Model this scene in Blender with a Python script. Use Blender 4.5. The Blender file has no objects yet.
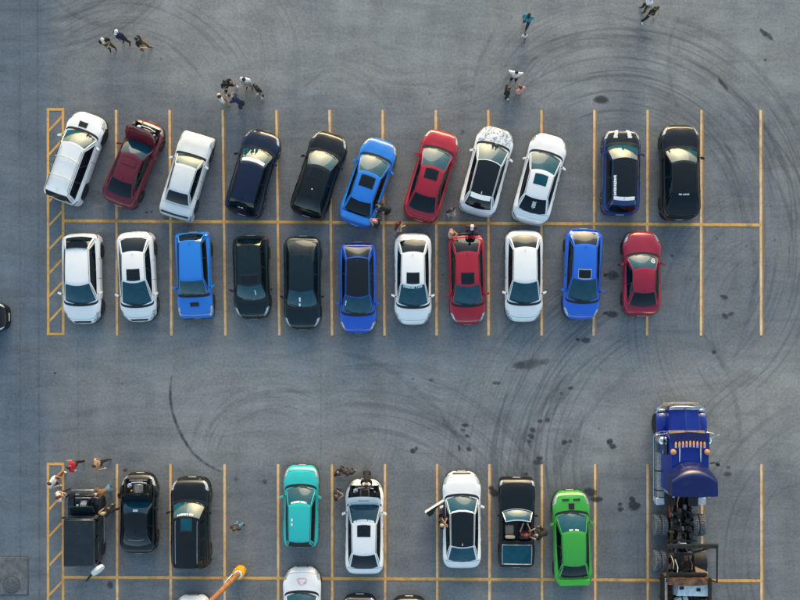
import bpy, bmesh, math, random
import numpy as np
from mathutils import Vector, Matrix, Euler

R = math.radians
random.seed(7)
scene = bpy.context.scene
col = scene.collection

# ---------------------------------------------------------------- camera, sky, sun, exposure
PXM = 20.0                    # photograph pixels per metre on the asphalt
CAM_H = 48.0
NAD = (412.0, 330.0)          # photograph pixel straight below the camera


def G(px, py):
    """ground metres of a photograph pixel"""
    return ((px - 400.0) / PXM, (300.0 - py) / PXM)


def GH(px, py, h):
    """ground metres under a point seen at (px, py) that stands h metres up"""
    k = 1.0 - h / CAM_H
    return G(NAD[0] + (px - NAD[0]) * k, NAD[1] + (py - NAD[1]) * k)


cam_data = bpy.data.cameras.new('camera')
cam = bpy.data.objects.new('camera', cam_data)
col.objects.link(cam)
nx, ny = G(*NAD)
cam.location = (nx, ny, CAM_H)
cam.rotation_euler = (0, 0, 0)
cam_data.sensor_width = 36.0
cam_data.lens = 36.0 * CAM_H / 40.0
cam_data.shift_x = -nx / 40.0
cam_data.shift_y = -ny / 40.0
cam_data.clip_start = 0.5
cam_data.clip_end = 3000.0
scene.camera = cam

SUN_EL, SUN_AZ = 11.0, 6.0     # low and behind thin cloud, beyond the top of the picture
world = bpy.data.worlds.new('World')
scene.world = world
world.use_nodes = True
wn = world.node_tree.nodes
wn.clear()
sky = wn.new('ShaderNodeTexSky')
sky.sky_type = 'NISHITA'
sky.sun_disc = False
sky.sun_elevation = R(SUN_EL)
sky.sun_rotation = R(SUN_AZ)
sky.air_density = 1.0
sky.dust_density = 2.0
sky.ozone_density = 1.5
wbg = wn.new('ShaderNodeBackground')
wbg.inputs['Strength'].default_value = 0.15
wout = wn.new('ShaderNodeOutputWorld')
world.node_tree.links.new(sky.outputs[0], wbg.inputs['Color'])
world.node_tree.links.new(wbg.outputs[0], wout.inputs['Surface'])

sd = bpy.data.lights.new('sun', 'SUN')
sd.energy = 0.5
sd.angle = R(40)
sd.color = (1.0, 0.93, 0.82)
sun = bpy.data.objects.new('sun', sd)
col.objects.link(sun)
sun.rotation_euler = (R(-(90 - SUN_EL)), 0, R(-SUN_AZ))
sun.location = (0, 60, 40)

scene.view_settings.view_transform = 'Standard'
scene.view_settings.look = 'None'
scene.view_settings.exposure = 1.72
scene.view_settings.gamma = 1.0
scene.view_settings.use_white_balance = True
scene.view_settings.white_balance_temperature = 7300
scene.view_settings.white_balance_tint = 6
scene.view_settings.use_curve_mapping = False
scene.render.engine = 'CYCLES'
scene.render.resolution_x = 1024
scene.render.resolution_y = 768

# ---------------------------------------------------------------- materials
MATS = {}


class NB:
    """small node builder"""
    def __init__(self, name):
        self.mat = bpy.data.materials.new(name)
        self.mat.use_nodes = True
        self.t = self.mat.node_tree
        self.t.nodes.clear()
        self.out = self.t.nodes.new('ShaderNodeOutputMaterial')

    def link(self, a, b):
        self.t.links.new(a, b)

    def node(self, kind, **kw):
        n = self.t.nodes.new(kind)
        for k, v in kw.items():
            setattr(n, k, v)
        return n

    def setin(self, sock, v):
        if hasattr(v, 'is_linked') or isinstance(v, bpy.types.NodeSocket):
            self.link(v, sock)
        else:
            sock.default_value = v

    def math(self, op, a, b=None, c=None, clamp=False):
        n = self.node('ShaderNodeMath', operation=op, use_clamp=clamp)
        self.setin(n.inputs[0], a)
        if b is not None:
            self.setin(n.inputs[1], b)
        if c is not None:
            self.setin(n.inputs[2], c)
        return n.outputs[0]

    def smooth(self, x, a, b):
        n = self.node('ShaderNodeMapRange', interpolation_type='SMOOTHSTEP')
        self.setin(n.inputs[0], x)
        n.inputs[1].default_value = a
        n.inputs[2].default_value = b
        return n.outputs[0]

    def noise(self, vec, scale, detail=4, rough=0.5, dist=0.0):
        n = self.node('ShaderNodeTexNoise')
        if vec is not None:
            self.link(vec, n.inputs['Vector'])
        n.inputs['Scale'].default_value = scale
        n.inputs['Detail'].default_value = detail
        n.inputs['Roughness'].default_value = rough
        n.inputs['Distortion'].default_value = dist
        return n.outputs[0]

    def mix(self, f, a, b, blend='MIX'):
        n = self.node('ShaderNodeMix', data_type='RGBA', blend_type=blend)
        self.setin(n.inputs[0], f)
        for s, v in ((n.inputs[6], a), (n.inputs[7], b)):
            if isinstance(v, tuple):
                s.default_value = (v[0], v[1], v[2], 1)
            else:
                self.link(v, s)
        return n.outputs[2]

    def bsdf(self, **kw):
        n = self.node('ShaderNodeBsdfPrincipled')
        for k, v in kw.items():
            s = n.inputs[k.replace('_', ' ')]
            if isinstance(v, tuple) and len(v) == 3:
                v = (v[0], v[1], v[2], 1)
            self.setin(s, v)
        self.link(n.outputs[0], self.out.inputs[0])
        return n


def plain(name, color, rough=0.5, metallic=0.0, var=0.15, scale=9.0, coat=0.0, spec=0.5, bump=0.0):
    if name in MATS:
        return MATS[name]
    b = NB(name)
    tc = b.node('ShaderNodeTexCoord').outputs['Object']
    n = b.noise(tc, scale, 5, 0.6)
    lo = tuple(c * (1 - var) for c in color)
    hi = tuple(min(1, c * (1 + var)) for c in color)
    c = b.mix(b.smooth(n, 0.3, 0.7), lo, hi)
    r = b.math('ADD', b.math('MULTIPLY', n, 0.2), max(0.0, rough - 0.1))
    p = b.bsdf(Base_Color=c, Roughness=r, Metallic=metallic)
    p.inputs['Coat Weight'].default_value = coat
    p.inputs['Coat Roughness'].default_value = 0.05
    p.inputs['Specular IOR Level'].default_value = spec
    if bump:
        bp = b.node('ShaderNodeBump')
        bp.inputs['Strength'].default_value = bump
        bp.inputs['Distance'].default_value = 0.01
        b.link(b.noise(tc, scale * 4, 4, 0.6), bp.inputs['Height'])
        b.link(bp.outputs[0], p.inputs['Normal'])
    MATS[name] = b.mat
    return b.mat


def paint(name, color, metallic=0.0, rough=0.4, dirt=0.10, coat=1.0):
    """car paint: pigment under clear coat, thin film of road dust"""
    name = 'paint_' + name
    if name in MATS:
        return MATS[name]
    b = NB(name)
    tc = b.node('ShaderNodeTexCoord').outputs['Object']
    n = b.noise(tc, 2.2, 6, 0.65)
    fine = b.noise(tc, 40.0, 3, 0.6)
    d = b.math('MULTIPLY', b.smooth(n, 0.45, 0.8), dirt)
    d = b.math('ADD', d, b.math('MULTIPLY', b.smooth(fine, 0.5, 0.8), dirt * 0.35))
    c = b.mix(d, color, (0.23, 0.22, 0.20))
    p = b.bsdf(Base_Color=c, Roughness=rough, Metallic=metallic)
    p.inputs['Coat Weight'].default_value = coat
    p.inputs['Specular IOR Level'].default_value = 0.2
    b.link(b.math('ADD', b.math('MULTIPLY', n, 0.10), 0.02), p.inputs['Coat Roughness'])
    bp = b.node('ShaderNodeBump')
    bp.inputs['Strength'].default_value = 0.05
    bp.inputs['Distance'].default_value = 0.02
    b.link(b.noise(tc, 5.0, 2, 0.5), bp.inputs['Height'])
    b.link(bp.outputs[0], p.inputs['Normal'])
    MATS[name] = b.mat
    return b.mat


def glass_mat(name, color, ior=1.42):
    if name in MATS:
        return MATS[name]
    b = NB(name)
    tc = b.node('ShaderNodeTexCoord').outputs['Object']
    n = b.noise(tc, 2.0, 4, 0.6)
    # cabin things seen dimly through tinted glass: seat backs, dashboard top
    c = b.mix(b.smooth(n, 0.3, 0.7), tuple(x * 0.8 for x in color), tuple(x * 1.25 for x in color))
    p = b.bsdf(Base_Color=c, Roughness=b.math('MULTIPLY', n, 0.06))
    p.inputs['IOR'].default_value = ior
    MATS[name] = b.mat
    return b.mat


# ---------------------------------------------------------------- mesh helpers
class MB:
    def __init__(self):
        self.v, self.f = [], []

    def add(self, vs, fs):
        o = len(self.v)
        self.v += [tuple(p) for p in vs]
        self.f += [tuple(i + o for i in f) for f in fs]
        return self

    def hull(self, pts):
        bm = bmesh.new()
        for p in pts:
            bm.verts.new(p)
        bmesh.ops.convex_hull(bm, input=bm.verts)
        bm.verts.ensure_lookup_table()
        loose = [v for v in bm.verts if not v.link_faces]
        bmesh.ops.delete(bm, geom=loose, context='VERTS')
        bmesh.ops.recalc_face_normals(bm, faces=bm.faces)
        bm.verts.index_update()
        self.add([v.co[:] for v in bm.verts], [[v.index for v in f.verts] for f in bm.faces])
        bm.free()
        return self

    def box(self, c, s, b=0.0, rot=None):
        hx, hy, hz = (x / 2 for x in s)
        M = Euler(rot).to_matrix() if rot else Matrix.Identity(3)
        pts = []
        if b <= 0:
            P = [(x, y, z) for z in (-hz, hz) for x, y in ((-hx, -hy), (hx, -hy), (hx, hy), (-hx, hy))]
            P = [tuple(M @ Vector(p) + Vector(c)) for p in P]
            return self.add(P, [(3, 2, 1, 0), (4, 5, 6, 7), (0, 1, 5, 4), (1, 2, 6, 5), (2, 3, 7, 6), (3, 0, 4, 7)])
        b = min(b, hx * .95, hy * .95, hz * .95)
        for sx in (-1, 1):
            for sy in (-1, 1):
                for sz in (-1, 1):
                    for q in ((hx, hy - b, hz - b), (hx - b, hy, hz - b), (hx - b, hy - b, hz)):
                        p = Vector((sx * q[0], sy * q[1], sz * q[2]))
                        pts.append(tuple(M @ p + Vector(c)))
        return self.hull(pts)

    def tube(self, pts, r, n=8, cap=True):
        pts = [Vector(p) for p in pts]
        rs = r if isinstance(r, (list, tuple)) else [r] * len(pts)
        vs, fs = [], []
        up = Vector((0, 0, 1))
        for i, p in enumerate(pts):
            d = (pts[min(i + 1, len(pts) - 1)] - pts[max(i - 1, 0)]).normalized()
            a = up if abs(d.z) < 0.9 else Vector((1, 0, 0))
            x = d.cross(a).normalized()
            y = d.cross(x).normalized()
            for k in range(n):
                t = 2 * math.pi * k / n
                vs.append(p + (x * math.cos(t) + y * math.sin(t)) * rs[i])
        for i in range(len(pts) - 1):
            for k in range(n):
                a, b_ = i * n + k, i * n + (k + 1) % n
                fs.append((a, a + n, b_ + n, b_))
        if cap:
            fs.append(tuple(range(n)))
            fs.append(tuple(reversed(range((len(pts) - 1) * n, len(pts) * n))))
        return self.add(vs, fs)

    def lathe(self, prof, n=20, axis='Z', c=(0, 0, 0), sx=1.0, sy=1.0):
        """prof: list of (radius, height)"""
        vs, fs = [], []
        for r, h in prof:
            for k in range(n):
                t = 2 * math.pi * k / n
                a, b_ = r * math.cos(t) * sx, r * math.sin(t) * sy
                p = (a, b_, h) if axis == 'Z' else ((h, a, b_) if axis == 'X' else (a, h, b_))
                vs.append((p[0] + c[0], p[1] + c[1], p[2] + c[2]))
        for i in range(len(prof) - 1):
            for k in range(n):
                a, b_ = i * n + k, i * n + (k + 1) % n
                fs.append((a, b_, b_ + n, a + n))
        fs.append(tuple(reversed(range(n))))
        fs.append(tuple(range((len(prof) - 1) * n, len(prof) * n)))
        return self.add(vs, fs)

    def grid(self, fn, us, vs_, skip=None):
        nu, nv = len(us), len(vs_)
        P = [fn(u, v) for u in us for v in vs_]
        F = []
        for i in range(nu - 1):
            for j in range(nv - 1):
                if skip and skip((us[i] + us[i + 1]) / 2, (vs_[j] + vs_[j + 1]) / 2):
                    continue
                a = i * nv + j
                F.append((a, a + nv, a + nv + 1, a + 1))
        return self.add(P, F)

    def xf(self, M):
        self.v = [tuple(M @ Vector(p)) for p in self.v]
        return self

    def mesh(self, name, mat, smooth=True, angle=38):
        me = bpy.data.meshes.new(name)
        me.from_pydata(self.v, [], self.f)
        bm = bmesh.new()
        bm.from_mesh(me)
        bmesh.ops.remove_doubles(bm, verts=bm.verts, dist=0.0004)
        bmesh.ops.recalc_face_normals(bm, faces=bm.faces)
        bm.to_mesh(me)
        bm.free()
        if smooth:
            me.shade_smooth()
            me.set_sharp_from_angle(angle=R(angle))
        if mat:
            me.materials.append(mat)
        return me

    def build(self, name, mat, parent=None, smooth=True, angle=38):
        o = bpy.data.objects.new(name, self.mesh(name, mat, smooth, angle))
        col.objects.link(o)
        if parent:
            o.parent = parent
        return o


def empty(name, loc, rz=0.0, label=None, cat=None, group=None):
    e = bpy.data.objects.new(name, None)
    e.empty_display_size = 0.3
    col.objects.link(e)
    e.location = loc
    e.rotation_euler = (0, 0, rz)
    if label:
        e['label'] = label
    if cat:
        e['category'] = cat
    if group:
        e['group'] = group
    return e


def share(o, parent, name=None):
    c = o.copy()
    if name:
        c.name = name
    col.objects.link(c)
    c.parent = parent
    return c


# common materials
M_DUSTY = plain('dusty_tyre_rubber', (0.13, 0.135, 0.14), 0.85, var=0.45, scale=5)
M_RUBBER = plain('tyre_rubber', (0.018, 0.018, 0.02), 0.8, var=0.3)
M_BLACK = plain('black_plastic', (0.010, 0.010, 0.011), 0.5, var=0.25)
M_GLOSSB = paint('gloss_black', (0.004, 0.007, 0.009), 0.0, 0.3, 0.012, .6)
M_ALLOY = plain('alloy', (0.62, 0.63, 0.65), 0.3, 0.7, var=0.1)
M_DKALLOY = plain('dark_alloy', (0.07, 0.07, 0.075), 0.35, 0.7)
M_BRONZE = plain('bronze_alloy', (0.42, 0.27, 0.12), 0.35, 0.6)
M_WHEELW = plain('white_wheel', (0.72, 0.73, 0.74), 0.35)
M_CHROME = plain('chrome', (0.75, 0.77, 0.8), 0.18, 1.0, var=0.08)
M_LAMP = plain('headlamp_lens', (0.40, 0.43, 0.46), 0.12, 0.3, coat=1.0, scale=14, var=0.5)
M_TAIL = plain('tail_lamp_lens', (0.30, 0.012, 0.012), 0.15, coat=1.0)
M_ORANGE = plain('amber_lens', (0.60, 0.27, 0.11), 0.25, coat=0.6)
M_GLASS = glass_mat('tinted_glass', (0.002, 0.058, 0.088))
M_GLASSD = glass_mat('privacy_glass', (0.0015, 0.007, 0.011))
M_SUNR = glass_mat('sunroof_glass', (0.004, 0.008, 0.011), 1.5)
M_WHITEP = plain('white_print', (0.78, 0.79, 0.78), 0.6, var=0.05)
M_PINKP = plain('pink_print', (0.75, 0.35, 0.42), 0.6, var=0.1)
M_TEALP = plain('pale_teal_print', (0.55, 0.75, 0.72), 0.6, var=0.05)
M_ENGINE = plain('engine_metal', (0.16, 0.16, 0.165), 0.4, 0.6, var=0.5, scale=20)
M_ENGDK = plain('engine_dark', (0.016, 0.016, 0.018), 0.6, var=0.4, scale=20)
M_STEEL = plain('grey_steel', (0.25, 0.26, 0.27), 0.4, 0.5, var=0.3)
M_SEATT = plain('tan_leather', (0.42, 0.33, 0.22), 0.55, var=0.15)
M_SEATD = plain('dark_seat_cloth', (0.018, 0.018, 0.02), 0.8)
M_RUST = plain('rusty_steel', (0.16, 0.075, 0.04), 0.85, 0.1, var=0.75, scale=5, bump=0.4)
M_DKSTEEL = plain('sooty_steel', (0.020, 0.019, 0.018), 0.6, 0.3, var=0.5, scale=6)
M_PLATE = plain('number_plate', (0.6, 0.6, 0.58), 0.4, var=0.05)
# ---------------------------------------------------------------- ground
def asphalt():
    b = NB('asphalt')
    pos = b.node('ShaderNodeNewGeometry').outputs['Position']
    sep = b.node('ShaderNodeSeparateXYZ')
    b.link(pos, sep.inputs[0])
    X, Y = sep.outputs[0], sep.outputs[1]

    def scaled(sx, sy, rz=0.0):
        m = b.node('ShaderNodeMapping')
        b.link(pos, m.inputs['Vector'])
        m.inputs['Scale'].default_value = (sx, sy, 1)
        m.inputs['Rotation'].default_value = (0, 0, rz)
        return m.outputs[0]
    big = b.noise(pos, 0.10, 3, 0.55)
    big2 = b.noise(scaled(1, 1, 0.7), 0.19, 4, 0.6, 0.6)
    mid = b.noise(pos, 0.55, 6, 0.62)
    wisp = b.noise(scaled(0.22, 1.0, 0.12), 1.1, 6, 0.65, 1.2)
    wisp2 = b.noise(scaled(0.7, 0.16, -0.25), 1.2, 6, 0.6, 0.8)
    fine = b.noise(pos, 8.0, 5, 0.75)
    grain = b.noise(pos, 26.0, 4, 0.8)
    # sealed grey asphalt whose bluish areas are partly painted shading, the strip along the left is newer
    newer = b.math('SUBTRACT', 1.0, b.smooth(b.math('ADD', X, b.math('MULTIPLY', mid, 1.6)), -17.6, -15.4))
    blue = b.math('ADD', b.math('MULTIPLY', b.smooth(big, 0.36, 0.70), 0.45),
                  b.math('MULTIPLY', b.smooth(big2, 0.45, 0.75), 0.4))
    blue = b.math('ADD', blue, b.math('MULTIPLY', newer, 0.75), clamp=True)
    # driving lanes polished paler by traffic; darker bays paint in shade between cars
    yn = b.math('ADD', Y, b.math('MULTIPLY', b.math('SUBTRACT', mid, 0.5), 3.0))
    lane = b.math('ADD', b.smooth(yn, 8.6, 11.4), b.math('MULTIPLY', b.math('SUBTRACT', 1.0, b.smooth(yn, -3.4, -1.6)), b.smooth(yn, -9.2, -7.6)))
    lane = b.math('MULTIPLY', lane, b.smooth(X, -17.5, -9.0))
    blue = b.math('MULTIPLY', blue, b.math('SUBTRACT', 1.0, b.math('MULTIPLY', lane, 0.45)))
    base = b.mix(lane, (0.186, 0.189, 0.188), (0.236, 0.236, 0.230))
    c = b.mix(blue, base, (0.108, 0.136, 0.166))
    v = b.math('ADD', b.math('MULTIPLY', mid, 0.55), b.math('MULTIPLY', wisp, 0.85))
    v = b.math('ADD', v, b.math('MULTIPLY', wisp2, 0.55))
    v = b.math('ADD', v, b.math('MULTIPLY', fine, 1.3))
    v = b.math('ADD', v, b.math('MULTIPLY', grain, 1.35))
    v = b.math('SUBTRACT', v, 1.295)               # about 1 on average
    # curved rubber left by drifting cars: families of concentric streaks
    fams = [  # px, py, r0, r1, mid angle, half angle (deg), strength, streak frequency
        (612, 214, 4.0, 10.8, 62, 75, 0.85, 4.2), (606, 225, 6.0, 11.4, 25, 65, 0.60, 7.0),
        (640, 250, 5.5, 10.0, 0, 80, 0.70, 5.5), (590, 120, 2.5, 6.5, 95, 70, 0.50, 5.5),
        (700, 470, 5.5, 12.5, 155, 48, 0.75, 4.2), (688, 484, 7.0, 13.0, 148, 40, 0.55, 6.5),
        (360, 560, 5.5, 11.0, 58, 50, 0.60, 4.6), (455, 330, 2.0, 5.5, -70, 90, 0.42, 5.5),
        (268, 465, 2.0, 5.0, 110, 80, 0.50, 5.0), (120, 120, 3.5, 8.0, 75, 70, 0.60, 4.6),
        (30, -130, 5.5, 10.0, -60, 45, 0.70, 4.6), (180, 60, 3.0, 7.0, 60, 80, 0.42, 5.5),
        (790, 330, 3.0, 9.0, 170, 70, 0.48, 5.5), (860, 560, 4.0, 12.0, 165, 65, 0.50, 4.8),
        (330, 130, 2.0, 4.5, 70, 70, 0.38, 5.5), (420, -40, 5.0, 9.0, -80, 50, 0.36, 4.8),
        (300, 420, 3.0, 6.0, -60, 80, 0.38, 4.6),
    ]
    tot = None
    for i, (px, py, r0, r1, am, ah, st, fq) in enumerate(fams):
        cx, cy = G(px, py)
        dx = b.math('SUBTRACT', X, cx)
        dy = b.math('SUBTRACT', Y, cy)
        r = b.math('SQRT', b.math('ADD', b.math('MULTIPLY', dx, dx), b.math('MULTIPLY', dy, dy)))
        ca, sa = math.cos(R(am)), math.sin(R(am))
        u = b.math('ADD', b.math('MULTIPLY', dx, ca), b.math('MULTIPLY', dy, sa))
        w = b.math('SUBTRACT', b.math('MULTIPLY', dy, ca), b.math('MULTIPLY', dx, sa))
        ang = b.math('ARCTAN2', w, u)
        cmb = b.node('ShaderNodeCombineXYZ')
        b.link(b.math('ADD', b.math('MULTIPLY', r, fq), b.math('MULTIPLY', ang, 1.3)), cmb.inputs[0])
        b.link(b.math('MULTIPLY', ang, 0.9), cmb.inputs[1])
        cmb.inputs[2].default_value = 3.7 * i
        s = b.noise(cmb.outputs[0], 1.2, 2, 0.6)
        s = b.smooth(s, 0.50, 0.68)
        mr = b.math('MULTIPLY', b.smooth(r, r0, r0 + 0.9), b.math('SUBTRACT', 1.0, b.smooth(r, r1 - 1.2, r1)))
        ma = b.math('SUBTRACT', 1.0, b.smooth(b.math('ABSOLUTE', ang), R(ah) * 0.55, R(ah)))
        k = b.math('MULTIPLY', b.math('MULTIPLY', s, mr), b.math('MULTIPLY', ma, st))
        tot = k if tot is None else b.math('ADD', tot, k)
    tot = b.math('MULTIPLY', tot, b.math('ADD', 0.55, b.math('MULTIPLY', fine, 0.9)), clamp=True)
    c = b.mix(1.0, c, b.node('ShaderNodeCombineColor').outputs[0], 'MULTIPLY') if False else c
    vm = b.node('ShaderNodeMix', data_type='RGBA', blend_type='MULTIPLY')
    vm.inputs[0].default_value = 1.0
    b.link(c, vm.inputs[6])
    cc = b.node('ShaderNodeCombineColor')
    for k in range(3):
        b.link(v, cc.inputs[k])
    b.link(cc.outputs[0], vm.inputs[7])
    c = b.mix(b.math('MULTIPLY', tot, 0.52), vm.outputs[2], (0.045, 0.053, 0.066))
    # little drips of oil and specks
    vo = b.node('ShaderNodeTexVoronoi')
    b.link(pos, vo.inputs['Vector'])
    vo.inputs['Scale'].default_value = 0.9
    spot = b.math('SUBTRACT', 1.0, b.smooth(vo.outputs['Distance'], 0.02, 0.09))
    spot = b.math('MULTIPLY', spot, b.smooth(mid, 0.50, 0.62))
    c = b.mix(b.math('MULTIPLY', spot, 0.55), c, (0.03, 0.032, 0.036))
    p = b.bsdf(Base_Color=c, Roughness=0.82)
    p.inputs['Specular IOR Level'].default_value = 0.3
    bp = b.node('ShaderNodeBump')
    bp.inputs['Strength'].default_value = 0.35
    bp.inputs['Distance'].default_value = 0.01
    b.link(b.math('ADD', grain, fine), bp.inputs['Height'])
    b.link(bp.outputs[0], p.inputs['Normal'])
    return b.mat


def line_paint(name, color, worn):
    b = NB(name)
    pos = b.node('ShaderNodeNewGeometry').outputs['Position']
    n = b.noise(pos, 2.4, 8, 0.72)
    f = b.noise(pos, 22.0, 4, 0.7)
    g = b.noise(pos, 0.5, 2, 0.5)
    w = b.math('ADD', b.math('MULTIPLY', n, 0.55), b.math('MULTIPLY', f, 0.45))
    c = b.mix(b.smooth(g, 0.35, 0.65), color, tuple(x * y for x, y in zip(color, (0.92, 0.80, 0.62))))
    c = b.mix(b.math('MULTIPLY', b.smooth(w, 0.46, 0.60), worn), c, (0.14, 0.13, 0.12))
    patch = b.smooth(b.noise(pos, 0.9, 5, 0.65), 0.54, 0.72)
    c = b.mix(b.math('MULTIPLY', patch, 0.55), c, (0.17, 0.15, 0.13))
    b.bsdf(Base_Color=c, Roughness=0.7)
    return b.mat


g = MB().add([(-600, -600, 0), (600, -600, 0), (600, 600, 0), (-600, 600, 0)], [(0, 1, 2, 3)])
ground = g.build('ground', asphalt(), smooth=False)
ground['kind'] = 'structure'
M_LINE = line_paint('worn_orange_paint', (0.86, 0.57, 0.31), 0.42)
M_LINEH = line_paint('worn_yellow_paint', (0.80, 0.45, 0.13), 0.5)
M_LINEO = line_paint('old_ochre_paint', (0.34, 0.20, 0.09), 0.8)


def flat_line(a, b_, w, mat, z, name='painted_line', wob=0.0):
    a, b_ = Vector((*a, 0)), Vector((*b_, 0))
    d = (b_ - a)
    n = max(2, int(d.length / 0.35))
    side = Vector((-d.y, d.x, 0)).normalized()
    m = MB()
    vs, fs = [], []
    for i in range(n + 1):
        p = a + d * (i / n)
        for s in (-1, 1):
            q = p + side * s * (w / 2 + random.uniform(-1, 1) * wob)
            vs.append((q.x, q.y, z))
    for i in range(n):
        fs.append((2 * i, 2 * i + 1, 2 * i + 3, 2 * i + 2))
    m.add(vs, fs)
    return m.build(name, mat, ground, smooth=False)


TOPX = [116, 169.5, 222.6, 276.3, 329.5, 382.5, 435.8, 488.3, 541.3, 594.3, 647.5, 701.3, 760.5]
BOTX = [117, 171.3, 225.4, 279.3, 332, 384.5, 436.5, 488.5, 541.5, 593.6, 647, 700.9, 761]
LOWX = [117, 170.5, 224.5, 278, 332, 385, 437, 489.3, 541.8, 595, 647.5, 702, 761.3]
for i, (a, c) in enumerate(zip(TOPX, BOTX)):
    ym = 221 + 4 * (a - 63) / 697.0
    xm = a + (c - a) * .5
    # each bay line: an older ochre stripe with the newer one painted slightly off it
    flat_line(G(a + 1.5, 110), G(c + 1.5, 335.5), 0.13, M_LINEO, 0.004, wob=0.01)
    flat_line(G(a, 110), G(c, 335.5), 0.115, M_LINE, 0.008, wob=0.006)
for i, a in enumerate(LOWX):
    flat_line(G(a + 1.5, 464), G(a + 1.8, 720), 0.13, M_LINEO, 0.004, wob=0.01)
    flat_line(G(a, 464), G(a + .3, 720), 0.115, M_LINE, 0.008, wob=0.006)
flat_line(G(64, 220.8), G(761, 224.8), 0.14, M_LINEH, 0.012, wob=0.006)
flat_line(G(64, 222.2), G(761, 226.2), 0.13, M_LINEO, 0.006, wob=0.006)
flat_line(G(64, 577), G(762, 580.6), 0.14, M_LINEH, 0.012, wob=0.006)
flat_line(G(64, 578.4), G(762, 582), 0.13, M_LINEO, 0.006, wob=0.006)
# hatched strips at the left end
for y0, y1, ys in ((109, 334, (131, 155, 179, 202, 226, 250, 274, 297, 322)),
                   (463.5, 720, (486, 510, 537, 566, 596, 622, 650, 680, 706))):
    flat_line(G(48, y0), G(48.3, y1), 0.13, M_LINEH, 0.010)
    flat_line(G(63, y0), G(63.3, y1), 0.13, M_LINEH, 0.010)
    flat_line(G(46.7, y0 + .4), G(64.3, y0 + .4), 0.13, M_LINEH, 0.014)
    flat_line(G(46.7, y1), G(64.3, y1), 0.13, M_LINEH, 0.014)
    for y in ys:
        flat_line(G(48.5, y), G(63, y - 15.5), 0.11, M_LINEH, 0.006)


# oil stains and skid marks lying on the asphalt
def stain_mat():
    b = NB('oil_soaked_asphalt')
    pos = b.node('ShaderNodeNewGeometry').outputs['Position']
    tc = b.node('ShaderNodeTexCoord').outputs['Generated']
    n = b.noise(pos, 9.0, 6, 0.7)
    c = b.mix(b.smooth(n, 0.3, 0.75), (0.018, 0.019, 0.021), (0.058, 0.060, 0.062))
    p = b.bsdf(Base_Color=c, Roughness=0.55)
    v = b.node('ShaderNodeVectorMath', operation='SUBTRACT')
    b.link(tc, v.inputs[0])
    v.inputs[1].default_value = (0.5, 0.5, 0)
    sp = b.node('ShaderNodeSeparateXYZ')
    b.link(v.outputs[0], sp.inputs[0])
    d = b.math('SQRT', b.math('ADD', b.math('MULTIPLY', sp.outputs[0], sp.outputs[0]),
                              b.math('MULTIPLY', sp.outputs[1], sp.outputs[1])))
    d = b.math('ADD', d, b.math('MULTIPLY', b.math('SUBTRACT', n, 0.5), 0.5))
    a = b.math('SUBTRACT', 1.0, b.smooth(d, 0.22, 0.50))
    oi = b.node('ShaderNodeObjectInfo')
    a = b.math('MULTIPLY', a, b.math('ADD', 0.0, oi.outputs['Alpha']))
    b.link(a, p.inputs['Alpha'])
    return b.mat


M_STAIN = stain_mat()
STAINS = [  # px, py, half w px, half h px, rotation, strength
    (602, 99.5, 10, 4.2, 5, .95), (764, 33, 6, 2.6, 50, .8), (769, 36, 7, 2.4, 50, .7), (721, 82, 5, 2.2, 55, .8),
    (725, 86, 5, 2.2, 55, .75), (413, 451, 3.5, 3, 0, .9), (416.5, 448, 2.5, 2.2, 0, .7), (465, 425, 4, 2.2, 0, .9),
    (463, 430, 3, 1.8, 20, .7), (467, 436, 3.4, 2.2, 0, .75), (459, 448, 1.6, 3.4, 0, .8), (469, 449, 3, 2.6, 0, .75),
    (497, 383, 5, 2.2, 0, .6), (531, 364, 15, 7.5, -8, .42), (520, 365, 8, 5, 0, .3), (545, 361, 6, 4, 0, .3),
    (531, 436, 4, 3.5, 30, .8), (533, 430, 3.5, 3, 0, .75), (540, 421, 3, 2.4, 0, .7), (529, 441, 3, 2.2, 0, .7),
    (548, 420, 3.2, 3, 0, .65), (571, 388, 3, 2.4, 0, .7), (564, 442, 4, 3, 0, .8), (570, 441, 2.6, 2, 0, .7),
    (540, 458, 5, 2.4, 0, .8), (538, 462, 6, 4, 0, .6), (526, 474, 3, 2, 0, .6), (610, 442, 4.2, 3.4, 20, .9),
    (613, 446, 4, 3.4, 0, .85), (634, 506, 8, 5.5, 0, 1.0), (632, 499, 4, 3, 0, .9), (620, 504, 3, 2.2, 0, .8),
    (620, 509, 3.6, 3, 0, .8), (491, 488, 3.2, 2.4, 0, 1.0), (494, 493, 5.5, 4, 10, 1.0), (591, 492, 8, 5, 15, .9),
    (597, 499, 7, 4, 0, .9), (605, 275, 2.6, 2, 0, .8), (612, 276, 9, 5, 0, .6), (605, 313, 2.6, 2, 0, .95),
    (612.5, 314, 7, 4.4, 0, .8), (577.5, 339.5, 2.2, 2.2, 0, .95), (586, 340, 6, 3, 0, .7), (724, 297, 5, 2.6, 25, .8),
    (725, 316, 4, 2.6, 40, .8), (731, 314, 4, 2.4, -20, .7), (714, 352, 3, 2, 0, .8), (672, 256, 2, 2, 0, .7),
    (619, 265, 2, 1.6, 0, .7), (727, 474, 5, 3, 0, .6), (728, 467, 3, 1.8, 0, .55), (413, 379, 1.2, 1.2, 0, .8),
    (55, 373, 1.6, 1.2, 0, .95), (265, 481, 3.4, 2.8, 0, .5), (236, 479, 3.2, 2.2, 0, .4), (125, 470, 2.8, 2.4, 0, .6),
    (147, 212.5, 2, 1.5, 0, .7), (151.5, 212, 1.8, 1.4, 0, .6), (110, 585, 4, 4.4, 0, .7), (98, 197, 9, 10, 30, .16),
    (431, 380, 3, 2, 0, .5), (463, 132, 1.6, 1.6, 0, .6), (561, 393, 2, 1.6, 0, .6), (765, 60, 2, 1.6, 0, .7),
]
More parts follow.
